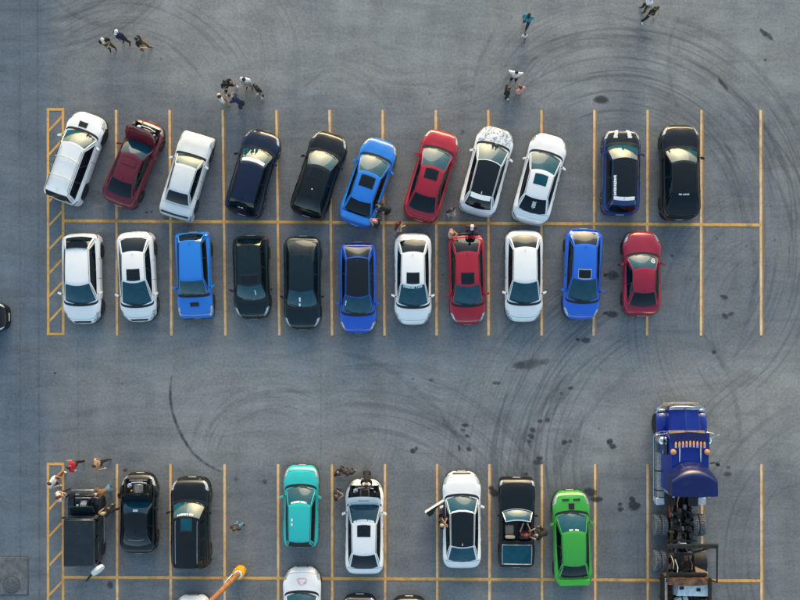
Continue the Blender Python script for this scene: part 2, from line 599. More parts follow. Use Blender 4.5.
for i, (px, py, hw, hh, rz, st) in enumerate(STAINS):
    m = MB()
    n = 22
    rr = random.Random(i)
    ph = [rr.uniform(0, 6.28) for _ in range(4)]
    x, y = G(px, py)
    pts = []
    for k in range(n):
        t = 2 * math.pi * k / n
        q = 1 + .16 * math.sin(2 * t + ph[0]) + .12 * math.sin(3 * t + ph[1]) + .10 * math.sin(5 * t + ph[2])
        pts.append((math.cos(t) * hw / PXM * q * 1.0, math.sin(t) * hh / PXM * q * 1.0, 0))
    m.add(pts + [(0, 0, 0)], [(k, (k + 1) % n, n) for k in range(n)])
    o = m.build('oil_stain', M_STAIN, ground, smooth=False)
    o.location = (x, y, 0.016 + 0.0006 * (i % 9))
    o.rotation_euler = (0, 0, -R(rz))
    o.color = (1, 1, 1, st * .85)


def skid_mat(name, strength, grow):
    b = NB(name)
    pos = b.node('ShaderNodeNewGeometry').outputs['Position']
    n = b.noise(pos, 3.0, 6, 0.7)
    n2 = b.noise(pos, 0.45, 2, 0.5)
    p = b.bsdf(Base_Color=(0.045, 0.052, 0.064), Roughness=0.8)
    a = b.math('MULTIPLY', b.smooth(n, 0.25, 0.7), strength)
    a = b.math('MULTIPLY', a, b.math('ADD', 0.35, b.math('MULTIPLY', n2, 1.3)), clamp=True)
    b.link(a, p.inputs['Alpha'])
    return b.mat


M_SKID = skid_mat('skid_rubber', 0.9, 0)
M_SKIDF = skid_mat('faint_skid_rubber', 0.19, 0)


def skid(pts, w, mat, z):
    """smooth strip through pixels"""
    P = [Vector((*G(*p), 0)) for p in pts]
    P = [2 * P[0] - P[1]] + P + [2 * P[-1] - P[-2]]
    out = []
    for i in range(1, len(P) - 2):
        for k in range(8):
            t = k / 8
            a, b_, c, d = P[i - 1:i + 3]
            out.append(0.5 * ((2 * b_) + (c - a) * t + (2 * a - 5 * b_ + 4 * c - d) * t * t + (3 * b_ - a - 3 * c + d) * t ** 3))
    out.append(P[-2])
    vs, fs = [], []
    for i, p in enumerate(out):
        d = (out[min(i + 1, len(out) - 1)] - out[max(i - 1, 0)]).normalized()
        s = Vector((-d.y, d.x, 0))
        e = min(1, (i + .3) / 5, (len(out) - 1 - i + .3) / 5)
        vs += [(*(p - s * w * e / 2).xy, z), (*(p + s * w * e / 2).xy, z)]
    for i in range(len(out) - 1):
        fs.append((2 * i, 2 * i + 1, 2 * i + 3, 2 * i + 2))
    return MB().add(vs, fs).build('skid_mark', mat, ground, smooth=False)


SK = [
    ([(171.5, 375), (170.5, 400), (177, 425), (191, 450), (207, 464), (223, 472)], .13, M_SKID),
    ([(520, 480), (527, 452), (540, 428), (560, 400), (590, 372)], .28, M_SKIDF),
    ([(513, 480), (519, 450), (531, 424), (549, 398), (575, 370), (600, 352)], .26, M_SKIDF),
    ([(556, 482), (563, 455), (577, 430), (595, 405), (607, 390)], .26, M_SKIDF),
    ([(553, 478), (558, 452), (571, 427), (588, 404)], .2, M_SKIDF),
    ([(500, 90), (520, 62), (555, 42), (600, 36), (650, 42), (700, 66), (740, 100), (770, 140), (792, 185)], .30, M_SKIDF),
    ([(508, 84), (535, 58), (570, 46), (610, 44), (655, 53), (700, 78), (735, 112), (760, 150), (778, 195)], .26, M_SKIDF),
    ([(640, 12), (700, 28), (750, 62), (785, 105), (812, 160)], .30, M_SKIDF),
    ([(560, 82), (600, 78), (645, 86), (690, 106), (720, 134), (742, 170)], .24, M_SKIDF),
    ([(705, 140), (730, 180), (748, 225), (755, 270), (748, 320), (730, 370)], .28, M_SKIDF),
    ([(200, 445), (215, 420), (240, 400), (275, 391), (315, 393)], .2, M_SKIDF),
    ([(50, -5), (75, 15), (105, 26), (140, 32)], .25, M_SKIDF),
    ([(400, 398), (430, 412), (455, 432), (475, 455)], .3, M_SKIDF),
    ([(330, 350), (375, 362), (410, 385), (440, 412), (462, 445)], .25, M_SKIDF),
    ([(300, 90), (330, 70), (362, 80), (385, 105)], .2, M_SKIDF),
    ([(690, 0), (670, 40), (672, 90), (690, 130)], .16, M_SKIDF),
    ([(700, 330), (720, 360), (735, 400), (742, 450)], .25, M_SKIDF),
    ([(500, 20), (480, 60), (470, 100)], .2, M_SKIDF),
]
for i, (pts, w, mt) in enumerate(SK):
    skid(pts, w, mt, 0.024 + 0.0015 * i)

M_JOINT = skid_mat('tar_joint', 0.28, 0)
for i, (p, q, w) in enumerate((((321, 350), (321, 470), .05), ((38, -20), (40, 620), .07), ((20, -20), (21, 560), .05), ((78, 340), (79, 462), .04), ((-20, 452), (46, 451), .04))):
    flat_line(G(*p), G(*q), w, M_JOINT, 0.060 + .001 * i, 'paving_joint', wob=.012)

# utility cover at the lower left: square concrete apron with a round iron lid
M_CONC = plain('apron_concrete', (0.108, 0.118, 0.128), 0.85, var=0.3, scale=3, bump=0.3)
M_CONCJ = plain('joint_tar', (0.07, 0.08, 0.092), 0.8, var=0.3)
M_LID = plain('iron_lid', (0.10, 0.112, 0.122), 0.6, 0.3, var=0.3, scale=12, bump=0.3)
ux, uy = G(10, 575.5)
uc = empty('utility_cover', (ux, uy, 0), 0, 'round iron utility cover in a square concrete apron at the lower left', 'utility cover')
MB().box((0, 0, 0.008), (1.86, 1.98, 0.03), 0.01).build('joint', M_CONCJ, uc)
MB().box((0, 0, 0.014), (1.74, 1.86, 0.04), 0.01).build('apron', M_CONC, uc)
m = MB().lathe([(0.44, 0.03), (0.44, 0.045), (0.40, 0.045), (0.40, 0.038)], 32, c=(0.1, -0.45, 0))
m.build('ring', M_CONCJ, uc)
m = MB().lathe([(0.385, 0.02), (0.385, 0.05), (0.37, 0.056), (0.0, 0.056)], 32, c=(0.1, -0.45, 0))
for k in range(-3, 4):
    m.box((0.1 + k * 0.09, -0.45, 0.058), (0.03, 0.6 - abs(k) * 0.07, 0.012))
m.build('lid', M_LID, uc)
# ---------------------------------------------------------------- cars
DEF = dict(L=4.45, W=1.76, H=1.43, fr=(.25, .45, .76, .91), zh=.91, zn=.78, zd=1.09, zt=1.02, sill=.2,
           nf=.25, nr=.30, lf=1.0, lr=.68, pf=2.5, pr=2.7, wr=.57, wb=.75, bow=.23, bowr=.16, crown=.035, doors=4,
           wheel=.325, rim=M_ALLOY, glass=M_GLASS, rear_glass=M_GLASSD, side_glass=M_GLASSD, sh=.17,
           head=(.52, .10), shoulder=1.0)


def make_car(px, py, ang, label, body, cat='car', group='cars parked in the bays', name='parked_car', **kw):
    P = dict(DEF)
    P.update(kw)
    L, W, H = P['L'], P['W'] * 1.03, P['H']
    x0, y0 = GH(px, py, 0.75)
    root = empty(name, (x0, y0, 0), -R(ang), label, cat, group)
    L2 = L / 2
    yc, yf, yr, yd = (L2 - f * L for f in P['fr'])
    zh, zn, zd, zt = P['zh'], P['zn'], P['zd'], P['zt']
    sill = P['sill']
    wr_, yw_f, yw_r = P['wheel'], L2 - P.get('fo', .86), -L2 + P.get('ro', .84)
    ar = wr_ + .055

    # centre-line height of the lower body
    ky = [-L2, -L2 + .04, -L2 + .16, -L2 + .3, yd, (yd + yc) / 2, yc, L2 - .55, L2 - .25, L2 - .09, L2 - .02, L2]
    kz = [.60, zt - .22, zt - .04, zt, max(zd, zt), max((zd + zh) / 2, .5), zh, zn + .06, zn - .01, zn - .13, zn - .24, .46]
    order = sorted(range(len(ky)), key=lambda i: ky[i])
    ky = [ky[i] for i in order]
    kz = [kz[i] for i in order]
    fy = np.linspace(-L2, L2, 400)
    fz = np.interp(fy, ky, kz)
    kern = np.hanning(19)
    kern /= kern.sum()
    pad = np.concatenate([np.full(9, fz[0]), fz, np.full(9, fz[-1])])
    sz = np.convolve(pad, kern, 'valid')
    sz[:4] = fz[:4]
    sz[-4:] = fz[-4:]

    def top(y):
        return float(np.interp(y, fy, sz))

    def halfw(y):
        w = W / 2
        s = (L2 - y) / P['lf']
        if s < 1:
            s = max(s, 0)
            w *= P['nf'] + (1 - P['nf']) * (1 - (1 - s) ** P['pf']) ** (1 / P['pf'])
        s = (y + L2) / P['lr']
        if s < 1:
            s = max(s, 0)
            w *= P['nr'] + (1 - P['nr']) * (1 - (1 - s) ** P['pr']) ** (1 / P['pr'])
        fl = P.get('flare', .018)
        for yw in (yw_f, yw_r):
            w += fl * math.exp(-((y - yw) / .38) ** 2)
        mid = (yw_f + yw_r) / 2
        w -= .012 * math.exp(-((y - mid) / .7) ** 2)
        return w

    def bottom(y):
        z = sill
        for yw in (yw_f, yw_r):
            d = abs(y - yw)
            if d < ar:
                z = max(z, wr_ + math.sqrt(ar * ar - d * d))
        e = min(L2 - y, y + L2)
        if e < .25:
            z = max(z, sill + .06 * (1 - e / .25))
        return z

    kx_ = [.94, .985, 1.0, .988, .962, .90, .78, .45, 0.0]

    def sect(y):
        w, t, zb = halfw(y), top(y), bottom(y)
        zs = max(t - P['sh'], zb + .05)
        cr_ = P.get('crease', .016) * max(0.0, min(1.0, (y - yc - .15) / .2)) * max(0.0, min(1.0, (L2 - .25 - y) / .3))
        return w, [zb, zb + (zs - zb) * .35, zb + (zs - zb) * .7, zs, zs + (t - zs) * .38, t - (t - zs) * .30,
                   t - (t - zs) * .13 + cr_, t - (t - zs) * .03 - cr_ * .6, t + cr_ * .2]

    def S(y, s, side=1):
        y = min(max(y, -L2), L2)
        w, z = sect(y)
        s = min(max(s, 0), 8)
        i = min(int(s), 7)
        f = s - i

        def cr(a, i, f):
            p1, p2 = a[i], a[i + 1]
            p0 = a[i - 1] if i > 0 else 2 * p1 - p2
            p3 = a[i + 2] if i < 7 else a[7]
            return .5 * (2 * p1 + (p2 - p0) * f + (2 * p0 - 5 * p1 + 4 * p2 - p3) * f * f + (3 * p1 - p0 - 3 * p2 + p3) * f ** 3)
        xx = cr(kx_, i, f) * w
        if i == 7:
            xx = (kx_[7] * (1 - f)) * w
        return Vector((side * max(0, xx), y, cr(z, i, f)))

    CEN = Vector((0, 0, .45))

    def proud(fn, off, uu, vv, eu=.01, ev=.02):
        def g_(u, v):
            p = fn(u, v)
            a = fn(u + eu, v) - fn(u - eu, v)
            c = fn(u, v + ev) - fn(u, v - ev)
            n = a.cross(c)
            if n.length < 1e-9:
                n = Vector((0, 0, 1))
            n.normalize()
            ref = Vector((p.x, p.y * .15, (p.z - .45) * 1.2 + .05))
            if n.dot(ref) < 0:
                n = -n
            return p + n * off
        return MB().grid(g_, uu, vv)

    def lin(a, b_, n):
        return [a + (b_ - a) * i / n for i in range(n + 1)]

    s_h = P.get('hood_s', 5.35)

    def topf(se):
        def f(u, v):
            return S(u, 8 - abs(v) * (8 - se), 1 if v >= 0 else -1)
        return f

    def sidef(side):
        return lambda u, v: S(u, v, side)

    openhood = P.get('open_hood')
    opentop = P.get('open_top')
    yh0, yh1 = yc + .10 - .04, L2 - P.get('hood_gap', .20)
    bay = (yh0 + .02, yh1 - .02)
    cabo = (L2 - P['cab'][1] * L, L2 - P['cab'][0] * L) if opentop else None
    odoor = P.get('open_door')

    # door spans along y
    ydf = yc - .05
    if P['doors'] == 4:
        dspans = [(ydf, ydf - L * .225), (ydf - L * .23, max(yw_r + .12, ydf - L * .44))]
    else:
        dspans = [(ydf, ydf - L * .285)]

    def skip(u, v):
        sv = 8 - abs(v) * 8
        if openhood and bay[0] < u < bay[1] and sv > s_h + .25:
            return True
        if opentop and cabo[0] < u < cabo[1] and sv > 5.6:
            return True
        if odoor and v * odoor > 0 and dspans[0][1] < u < dspans[0][0] and .6 < sv < 5.2:
            return True
        return False
    t = lin(0, 1, 60)
    stations = sorted(set([-L2 + L * (.5 - .5 * math.cos(math.pi * q)) for q in t] +
                          [yw + ar * math.cos(a) * sgn for yw in (yw_f, yw_r) for sgn in (-1, 1)
                           for a in (R(1), R(20), R(40), R(60), R(80))]))
    vv = [-1 + i / 20 for i in range(41)]
    mb = MB().grid(lambda u, v: S(u, 8 - abs(v) * 8, 1 if v >= 0 else -1), stations, vv, skip)
    for ye in (-L2, L2):                       # fascia closing each end
        ring = [S(ye, 8 - abs(v) * 8, 1 if v >= 0 else -1) for v in vv]
        mb.add(ring, [tuple(range(len(ring)))])
    mb.build('body', body, root, angle=50)

    # dark floor pan, arch liners
    m = MB().box((0, 0, .36), (W - .5, L - .5, .3), .03)
    for yw in (yw_f, yw_r):
        m.box((0, yw, .46), (W - .42, ar * 1.7, .34), .05)
        for sx in (-1, 1):
            m.lathe([(ar + .03, sx * (W / 2 - .34)), (ar + .03, sx * (W / 2 - .30))], 18, 'X', (0, yw, wr_))
    m.build('underbody', M_BLACK, root)

    # hood, trunk lid with shut lines
    SEAM = M_BLACK
    hoodm = P.get('hood_mat', body)

    def hoodgrid(off, grow):
        se = s_h - grow * 3

        def f(u, v):
            k = (u - yh0) / (yh1 - yh0)
            lead = yh1 - P.get('hood_round', .16) * abs(v) ** 2.2
            trail = yh0 - P['bow'] * .75 * abs(v) ** 2
            y = (trail - grow) * (1 - k) + (lead + grow) * k
            return S(y, 8 - abs(v) * (8 - se), 1 if v >= 0 else -1)
        return proud(f, off, lin(yh0, yh1, 12), [-1 + i / 8 for i in range(17)])
    if not openhood:
        hoodgrid(.003, .014).build('hood_seam', SEAM, root)
        ho = hoodgrid(.008, 0).build('hood', hoodm, root)
        if P.get('hood_vent'):
            for (vx, vy, vw, vl) in P['hood_vent']:
                yy = yc + .1 + vy
                zz = S(yy, 7.5).z
                m = MB()
                m.hull([(vx - vw / 2, yy - vl / 2, zz), (vx + vw / 2, yy - vl / 2, zz), (vx - vw / 2, yy + vl / 2, zz - .02),
                        (vx + vw / 2, yy + vl / 2, zz - .02), (vx - vw * .42, yy - vl * .4, zz + .05), (vx + vw * .42, yy - vl * .4, zz + .05),
                        (vx - vw * .42, yy + vl * .42, zz + .035), (vx + vw * .42, yy + vl * .42, zz + .035)])
                m.build('hood_vent', P.get('vent_mat', M_BLACK), ho)
    else:
        a = R(openhood)
        M = Matrix.Translation((0, yh0, zh + .02)) @ Matrix.Rotation(a, 4, 'X') @ Matrix.Translation((0, -yh0, -zh - .02))
        ho = hoodgrid(.012, 0).xf(M).build('hood', hoodm, root)
        hoodgrid(-.02, -.03).xf(M).build('hood_liner', M_BLACK, ho)
        if P.get('hood_vent'):
            for (vx, vy, vw, vl) in P['hood_vent']:
                yy = yc + .1 + vy
                MB().box((vx, yy, S(yy, 7.5).z + .018), (vw, vl, .02), .008).xf(M).build('hood_vent', M_BLACK, ho)
        # engine bay
        bw = W * .34
        ym, bl = (bay[0] + bay[1]) / 2, bay[1] - bay[0]
        eb = MB().box((0, ym, .46), (bw * 2.15, bl, .12), .02)
        for sx in (-1, 1):
            eb.box((sx * bw * 1.08, ym, .6), (.06, bl, .4), .02)
        eb.box((0, bay[0], .62), (bw * 2.1, .05, .42), .02)
        eb = eb.build('engine_bay', M_ENGDK, root)
        rr = random.Random(int(px))
        MB().box((0, ym, .62), (.5, bl * .62, .3), .05).build('engine_block', M_ENGINE, eb)
        MB().box((.02, ym + .02, .79), (.34, bl * .5, .06), .02).build('rocker_cover', P.get('cover_mat', M_STEEL), eb)
        MB().box((bw * .75, ym - bl * .25, .7), (.24, .2, .18), .03).build('battery', M_BLACK, eb)
        MB().lathe([(.11, .66), (.12, .70), (.12, .76), (.08, .79)], 16, c=(-bw * .7, ym + bl * .2, 0)).build('air_filter', M_CHROME, eb)
        MB().tube([(-bw * .7, ym + bl * .2, .74), (-.3, ym + bl * .34, .76), (.1, ym + bl * .36, .75), (bw * .7, ym + bl * .3, .72)], .035, 8).build('intake_pipe', M_ALLOY, eb)
        MB().tube([(-bw, ym - bl * .3, .8), (0, ym - bl * .2, .84), (bw, ym - bl * .3, .8)], .022, 8).build('strut_bar', P.get('bar_mat', M_CHROME), eb)
        MB().box((0, bay[1] - .06, .68), (bw * 1.5, .05, .1), .01).build('radiator', M_STEEL, eb)
        for k in range(4):
            xx = rr.uniform(-bw * .9, bw * .9)
            yy = ym + rr.uniform(-.35, .35) * bl
            MB().lathe([(.05, .64), (.055, .72), (.03, .77)], 10, c=(xx, yy, 0)).build('reservoir', rr.choice([M_WHEELW, M_STEEL, M_ORANGE, M_CHROME]), eb)
    ydk0, ydk1 = -L2 + .10, yd - .10
    if ydk1 - ydk0 > .18 and not P.get('hatch'):
        def deck(off, grow):
            def f(u, v):
                k = (u - ydk0) / (ydk1 - ydk0)
                y = (ydk0 + .05 * abs(v) ** 2 - grow) * (1 - k) + (ydk1 + P['bowr'] * .5 * abs(v) ** 2 + grow) * k
                return S(y, 8 - abs(v) * (8 - s_h + .1 + grow * 3), 1 if v >= 0 else -1)
            return proud(f, off, lin(ydk0, ydk1, 8), [-1 + i / 8 for i in range(17)])
        deck(.003, .012).build('trunk_seam', SEAM, root)
        deck(.008, 0).build('trunk_lid', body, root)

    # doors
    for side in (-1, 1):
        for i, (ya, yb) in enumerate(dspans):
            grid_ = lambda off, g_: proud(sidef(side), off, lin(yb - g_, ya + g_, 8), lin(.35, 4.6 + g_ * 4, 10))
            is_open = odoor == side and i == 0
            if is_open:
                aa = R(58) * side
                M = Matrix.Translation((side * W * .49, ya, 0)) @ Matrix.Rotation(aa, 4, 'Z') @ Matrix.Translation((-side * W * .49, -ya, 0))
                d = grid_(.006, 0).xf(M).build('door', body, root)
                d['label'] = 'front door standing wide open'
                MB().box((side * (W * .49 - .08), (ya + yb) / 2, .66), (.09, ya - yb - .05, .62), .03).xf(M).build('door_trim', M_BLACK, d)
                MB().hull([(side * (W * .49 - .03), ya - .35, .98), (side * (W * .49 - .05), ya - .35, .98), (side * (W * .49 - .04), yb + .05, .98),
                           (side * (W * .49 - .06), yb + .05, .98), (side * (W * .49 - .2), ya - .75, H - .08), (side * (W * .49 - .22), ya - .75, H - .08),
                           (side * (W * .49 - .2), yb + .1, H - .08), (side * (W * .49 - .22), yb + .1, H - .08)]).xf(M).build('door_window', M_GLASSD, d)
                # inside seen through the opening
                MB().box((side * W * .22, yb + .35, .5), (.5, .5, .16), .06).build('seat', M_SEATD, root)
                MB().box((side * W * .22, yb + .08, .8), (.5, .16, .6), .06).build('seat_back', M_SEATD, root)
                continue
            grid_(.002, .012).build('door_seam', SEAM, root)
            d = grid_(.006, 0).build('door', body, root)
            hp = S(yb + .18, 3.6, side)
            MB().box((hp.x + side * .012, hp.y, hp.z - .04), (.03, .17, .035), .01).build('handle', P.get('handle', body), d)

    # wheels
    prof = [(wr_ * .62, -.10), (wr_ * .93, -.105), (wr_ * .985, -.085), (wr_, -.05), (wr_, .05), (wr_ * .985, .085), (wr_ * .93, .105), (wr_ * .62, .10)]
    tm = MB().lathe(prof, 28, 'X').mesh('wheel', M_RUBBER)
    rm = MB()
    rm.lathe([(wr_ * .66, -.02), (wr_ * .67, .085), (wr_ * .63, .102), (wr_ * .60, .085), (wr_ * .58, .0)], 24, 'X')
    for k in range(P.get('spokes', 7)):
        a = 2 * math.pi * k / P.get('spokes', 7)
        rm.box((.075, math.cos(a) * wr_ * .34, math.sin(a) * wr_ * .34), (.03, wr_ * .58, .05), .008, (a, 0, 0))
    rm.lathe([(.06, .05), (.06, .095), (.03, .105)], 12, 'X')
    rmesh = rm.mesh('rim', P['rim'])
    for yw in (yw_f, yw_r):
        for sx in (-1, 1):
            w = bpy.data.objects.new('wheel', tm)
            col.objects.link(w)
            w.parent = root
            w.location = (sx * (W / 2 - .11), yw, wr_)
            w.rotation_euler = (0, 0, 0 if sx > 0 else math.pi)
            r_ = bpy.data.objects.new('rim', rmesh)
            col.objects.link(r_)
            r_.parent = w
    # lamps
    hl, h0 = P['head']
    for side in (-1, 1):
        def hf(u, v):
            k = (v - 3.7) / 2.0
            return S(u - .10 * (1 - k), v, side)
        proud(hf, .010, lin(L2 - hl, L2 - h0, 6), lin(3.7, 5.6, 6)).build('headlight', P.get('lamp_mat', M_LAMP), root)
        proud(sidef(side), .010, lin(-L2 + .015, -L2 + P.get('tail', .26), 4), lin(3.3, P.get('tail_s', 4.3), 5)).build('taillight', M_TAIL, root)
    # grille, plates, bumper lips
    wn_ = W / 2 * .5
    MB().box((0, L2 - .006, .40), (wn_ * 1.25, .03, .16), .02).build('grille', M_BLACK, root)
    MB().box((0, L2 + .014, .36), (.40, .012, .11), .004).build('number_plate', M_PLATE, root)
    MB().box((0, -L2 - .008, .52), (.40, .02, .11), .004).build('number_plate', M_PLATE, root)
    for (ya, yb, n, nm) in ((L2 - .55, L2, 10, 'front_bumper_lip'), (-L2 + .4, -L2, 8, 'rear_bumper_lip')):
        ys = lin(ya, yb, n)
        sg = 1 if yb > 0 else -1
        pts = [(halfw(y) * .97 + .012, y + sg * .02) for y in ys]
        outl = [(-x, y) for x, y in pts] + [(x, y) for x, y in reversed(pts)]
        vs = [(x, y, z) for z in (sill - .02, sill + .06) for x, y in outl]
        k = len(outl)
        MB().add(vs, [tuple(reversed(range(k))), tuple(range(k, 2 * k))] + [(i, (i + 1) % k, k + (i + 1) % k, k + i) for i in range(k)]).build(
            nm, P.get('lip_mat', M_BLACK if nm[0] == 'f' else body), root)
    if P.get('top_grille'):
        proud(topf(P.get('tg', 6.2)), .012, lin(L2 - .13, L2 - .045, 3), [-1 + i / 6 for i in range(13)]).build('upper_grille', M_BLACK, root)
    if P.get('front_slot'):
        # dark intake slot that follows the nose in plan
        for side in (-1, 1):
            proud(sidef(side), .012, lin(L2 - .30, L2 - .03, 5), lin(2.2, 3.0, 3)).build('intake', M_BLACK, root)

    # ------------------------------------------------------------ cabin
    wr = P['wr'] * W / 1.76
    wb = P['wb'] * W / 1.76
    wrr = P.get('wrr', P['wr'] * .95) * W / 1.76
    wbr = P.get('wbr', P['wb'] * .96) * W / 1.76
    zrf, zrr = H - P['crown'] - P.get('dropf', .03), H - P['crown'] - P.get('dropr', .06)
    bow, bowr = P['bow'], P['bowr']

    def zbody(x, y):
        w, z = sect(y)
        q = min(abs(x) / w, 1)
        return float(np.interp(q, list(reversed(kx_)), list(reversed(z))))

    def ws_base(a):
        x, y = a * wb, yc + bow * (1 - a * a)
        return Vector((x, y, zbody(x, y) - .01))

    def ws_top(a):
        return Vector((a * wr, yf + bow * .55 * (1 - a * a), zrf + P['crown'] * (1 - a * a)))

    def rw_top(a):
        return Vector((a * wrr, yr - bowr * .55 * (1 - a * a), zrr + P['crown'] * (1 - a * a)))

    def rw_base(a):
        x, y = a * wbr, yd - bowr * (1 - a * a)
        return Vector((x, y, zbody(x, y) - .01))

    def F_ws(a, v):
        p = ws_base(a).lerp(ws_top(a), v)
        return p + Vector((0, .6, .8)) * .028 * 4 * v * (1 - v)

    def F_rw(a, v):
        p = rw_base(a).lerp(rw_top(a), v)
        return p + Vector((0, -.5, .85)) * P.get('rbulge', .03) * 4 * v * (1 - v)

    def F_roof(a, v):
        p = ws_top(a).lerp(rw_top(a), v)
        return p + Vector((0, 0, 1)) * P.get('arch', .035) * 4 * v * (1 - v)

    def F_side(sgn):
        def f(v, u):      # u: 0 front .. 1 rear, v: 0 belt .. 1 roof
            a = ws_base(sgn)
            c = rw_base(sgn)
            pb = a.lerp(c, u)
            pb.x += sgn * .035 * 4 * u * (1 - u)
            pb.z = zbody(pb.x, pb.y) - .01
            pt = F_roof(sgn, u)
            p = pb.lerp(pt, v)
            p.x += sgn * .03 * 4 * v * (1 - v)
            return p
        return f
    A = [-1 + i / 8 for i in range(17)]
    cabin_c = Vector((0, (yf + yr) / 2, zh + .1))

    def gl(fn, aa, bb, off, name_, mat, par):
        def g_(a, b_):
            p = fn(a, b_)
            e = .01
            n = (fn(a + e, b_) - fn(a - e, b_)).cross(fn(a, b_ + e) - fn(a, b_ - e))
            if n.length < 1e-12:
                n = p - cabin_c
            n.normalize()
            if n.dot(p - cabin_c) < 0:
                n = -n
            return p + n * off
        return MB().grid(g_, aa, bb).build(name_, mat, par)

    out = dict(root=root, F_ws=F_ws, F_rw=F_rw, F_roof=F_roof, S=S, gl=gl, lin=lin, L2=L2, yc=yc, yd=yd, zh=zh, topf=topf, proud=proud, W=W,
               F_side=F_side, hood=ho)
    # cowl and wipers
    if not P.get('no_cowl'):
        def cowl(u, v):
            y = yc + bow * (1 - v * v) + .02 + u
            return S(y, 8 - abs(v) * (8 - 5.0), 1 if v >= 0 else -1)
        proud(cowl, .012, lin(-.06, .06, 2), A).build('cowl', M_BLACK, root)
    if opentop:
        # windscreen in its frame only
        ws = gl(F_ws, lin(-.93, .93, 14), lin(.05, .95, 6), .0, 'windshield', P['glass'], root)
        fr_pts = [F_ws(-1, v) for v in lin(0, 1, 5)] + [F_ws(a, 1) for a in lin(-1, 1, 10)][1:] + [F_ws(1, v) for v in lin(1, 0, 5)][1:]
        MB().tube(fr_pts, .026, 8).build('windshield_frame', P.get('frame_mat', M_CHROME), root)
        MB().tube([F_ws(a, .0) + Vector((0, .02, .02)) for a in lin(-.97, .97, 12)], .02, 8).build('cowl_trim', P.get('frame_mat', M_CHROME), root)
        return out
    cab = MB()
    cab.grid(F_ws, A, lin(0, 1, 6))
    cab.grid(F_roof, A, lin(0, 1, 12))
    cab.grid(F_rw, A, lin(0, 1, 6))
    for sgn in (-1, 1):
        cab.grid(F_side(sgn), lin(0, 1, 6), lin(0, 1, 12))
    roof = cab.build('roof', P.get('roof_shell', body), root, angle=28)
    out['roof'] = roof
    gl(F_ws, lin(-.945, .945, 16), lin(.03, .955, 8), .007, 'windshield', P['glass'], root)
    ws_b = [F_ws(a, .05) + Vector((0, .01, .03)) for a in lin(-.5, .45, 6)]
    MB().tube(ws_b, .011, 5).build('wiper', M_BLACK, root)
    ws_b = [F_ws(a, .10) + Vector((0, .01, .03)) for a in lin(-.05, .8, 6)]
    MB().tube(ws_b, .011, 5).build('wiper', M_BLACK, root)
    gl(F_rw, lin(-.90, .90, 14), lin(P.get('rw0', .06), .93, 7), .007, 'rear_window', P['rear_glass'], root)
    for sgn in (-1, 1):
        fs_ = F_side(sgn)
        spans = P.get('side_spans', [(.07, .45), (.48, .80), (.82, .93)] if P['doors'] == 4 else [(.07, .56), (.60, .90)])
        gl(fs_, lin(.09, .92, 5), lin(.055, .945, 12), .004, 'window_surround', M_BLACK, root)
        for a, c in spans:
            gl(fs_, lin(.14, .88, 5), lin(a, c, 6), .009, 'side_window', P['side_glass'], root)
        # drip rail
        MB().tube([F_roof(sgn * .985, u) + Vector((0, 0, .008)) for u in lin(0, 1, 8)], .010, 5).build('roof_trim', P.get('rail_trim', M_BLACK), root)
        # mirror
        mp = fs_(.05, .05)
        m = MB()
        mx = W / 2 + .08
        m.hull([(sgn * (mx + dx * .085), mp.y - .13 + dy * .05 - (.05 if dx > 0 else 0), mp.z + .06 + dz * .065)
                for dx in (-1, -.5, .6, 1) for dy in (-1, .4, 1) for dz in (-.9, 0, .9)
                if not (abs(dx) == 1 and abs(dz) > .5 and dy == 1)])
        m.build('mirror', P.get('mirror_mat', body), root)
        MB().tube([(sgn * (W / 2 - .08), mp.y - .1, mp.z + .0), (sgn * (mx - .04), mp.y - .13, mp.z + .04)], .022, 6).build('mirror_stalk', M_BLACK, root)
    if P.get('roof_mat'):
        gl(F_roof, lin(-.93, .93, 12), lin(.0, 1.0, 12), .006, 'roof_panel', P['roof_mat'], root)
    if P.get('sunroof'):
        a, c, w = P['sunroof']
        gl(F_roof, lin(-w - .05, w + .05, 6), lin(a - .03, c + .03, 5), .008, 'sunroof_seal', P.get('seal_mat', M_BLACK), root)
        gl(F_roof, lin(-w, w, 6), lin(a, c, 5), .014, 'sunroof', P.get('sunroof_mat', M_SUNR), root)
    if P.get('rails'):
        for sgn in (-1, 1):
            pts = [F_roof(sgn * .86, u) + Vector((0, 0, .05 if 0.05 < u < .93 else .0)) for u in lin(.06, .92, 10)]
            pts[0].z -= .04
            pts[-1].z -= .04
            MB().tube(pts, .018, 6).build('roof_rail', P['rails'], root)
    if P.get('crossbars'):
        for u in P['crossbars']:
            pts = [F_roof(a, u) + Vector((0, 0, .10)) for a in lin(-1.02, 1.02, 8)]
            MB().tube([pts[0] - Vector((0, 0, .1))] + pts + [pts[-1] - Vector((0, 0, .1))], .022, 6).build('crossbar', M_ALLOY, root)
    if P.get('antenna', True):
        p = F_roof(0, .90)
        MB().hull([(p.x - .025, p.y - .09, p.z), (p.x + .025, p.y - .09, p.z), (p.x, p.y + .08, p.z), (p.x, p.y - .09, p.z + .06)]).build('antenna_fin', P.get('fin_mat', body), root)
    sp = P.get('spoiler')
    if sp == 'lip':
        y_ = -L2 + .13
        pts = [S(y_ - .03 * (1 - abs(a)), 8 - abs(a) * 2.4, 1 if a >= 0 else -1) + Vector((0, 0, .05)) for a in lin(-1, 1, 12)]
        MB().tube(pts, [.03] + [.045] * 11 + [.03], 6).build('spoiler', P.get('spoiler_mat', body), root)
    elif sp == 'wing':
        y_ = -L2 + .36
        z_ = zt + .17
        m = MB()
        ww = W * .40
        m.hull([(sx * ww, y_ + dy, z_ + dz) for sx in (-1, 1) for dy, dz in ((-.17, .03), (.10, 0), (.08, .035), (-.17, .05))])
        wg = m.build('spoiler', P.get('spoiler_mat', body), root)
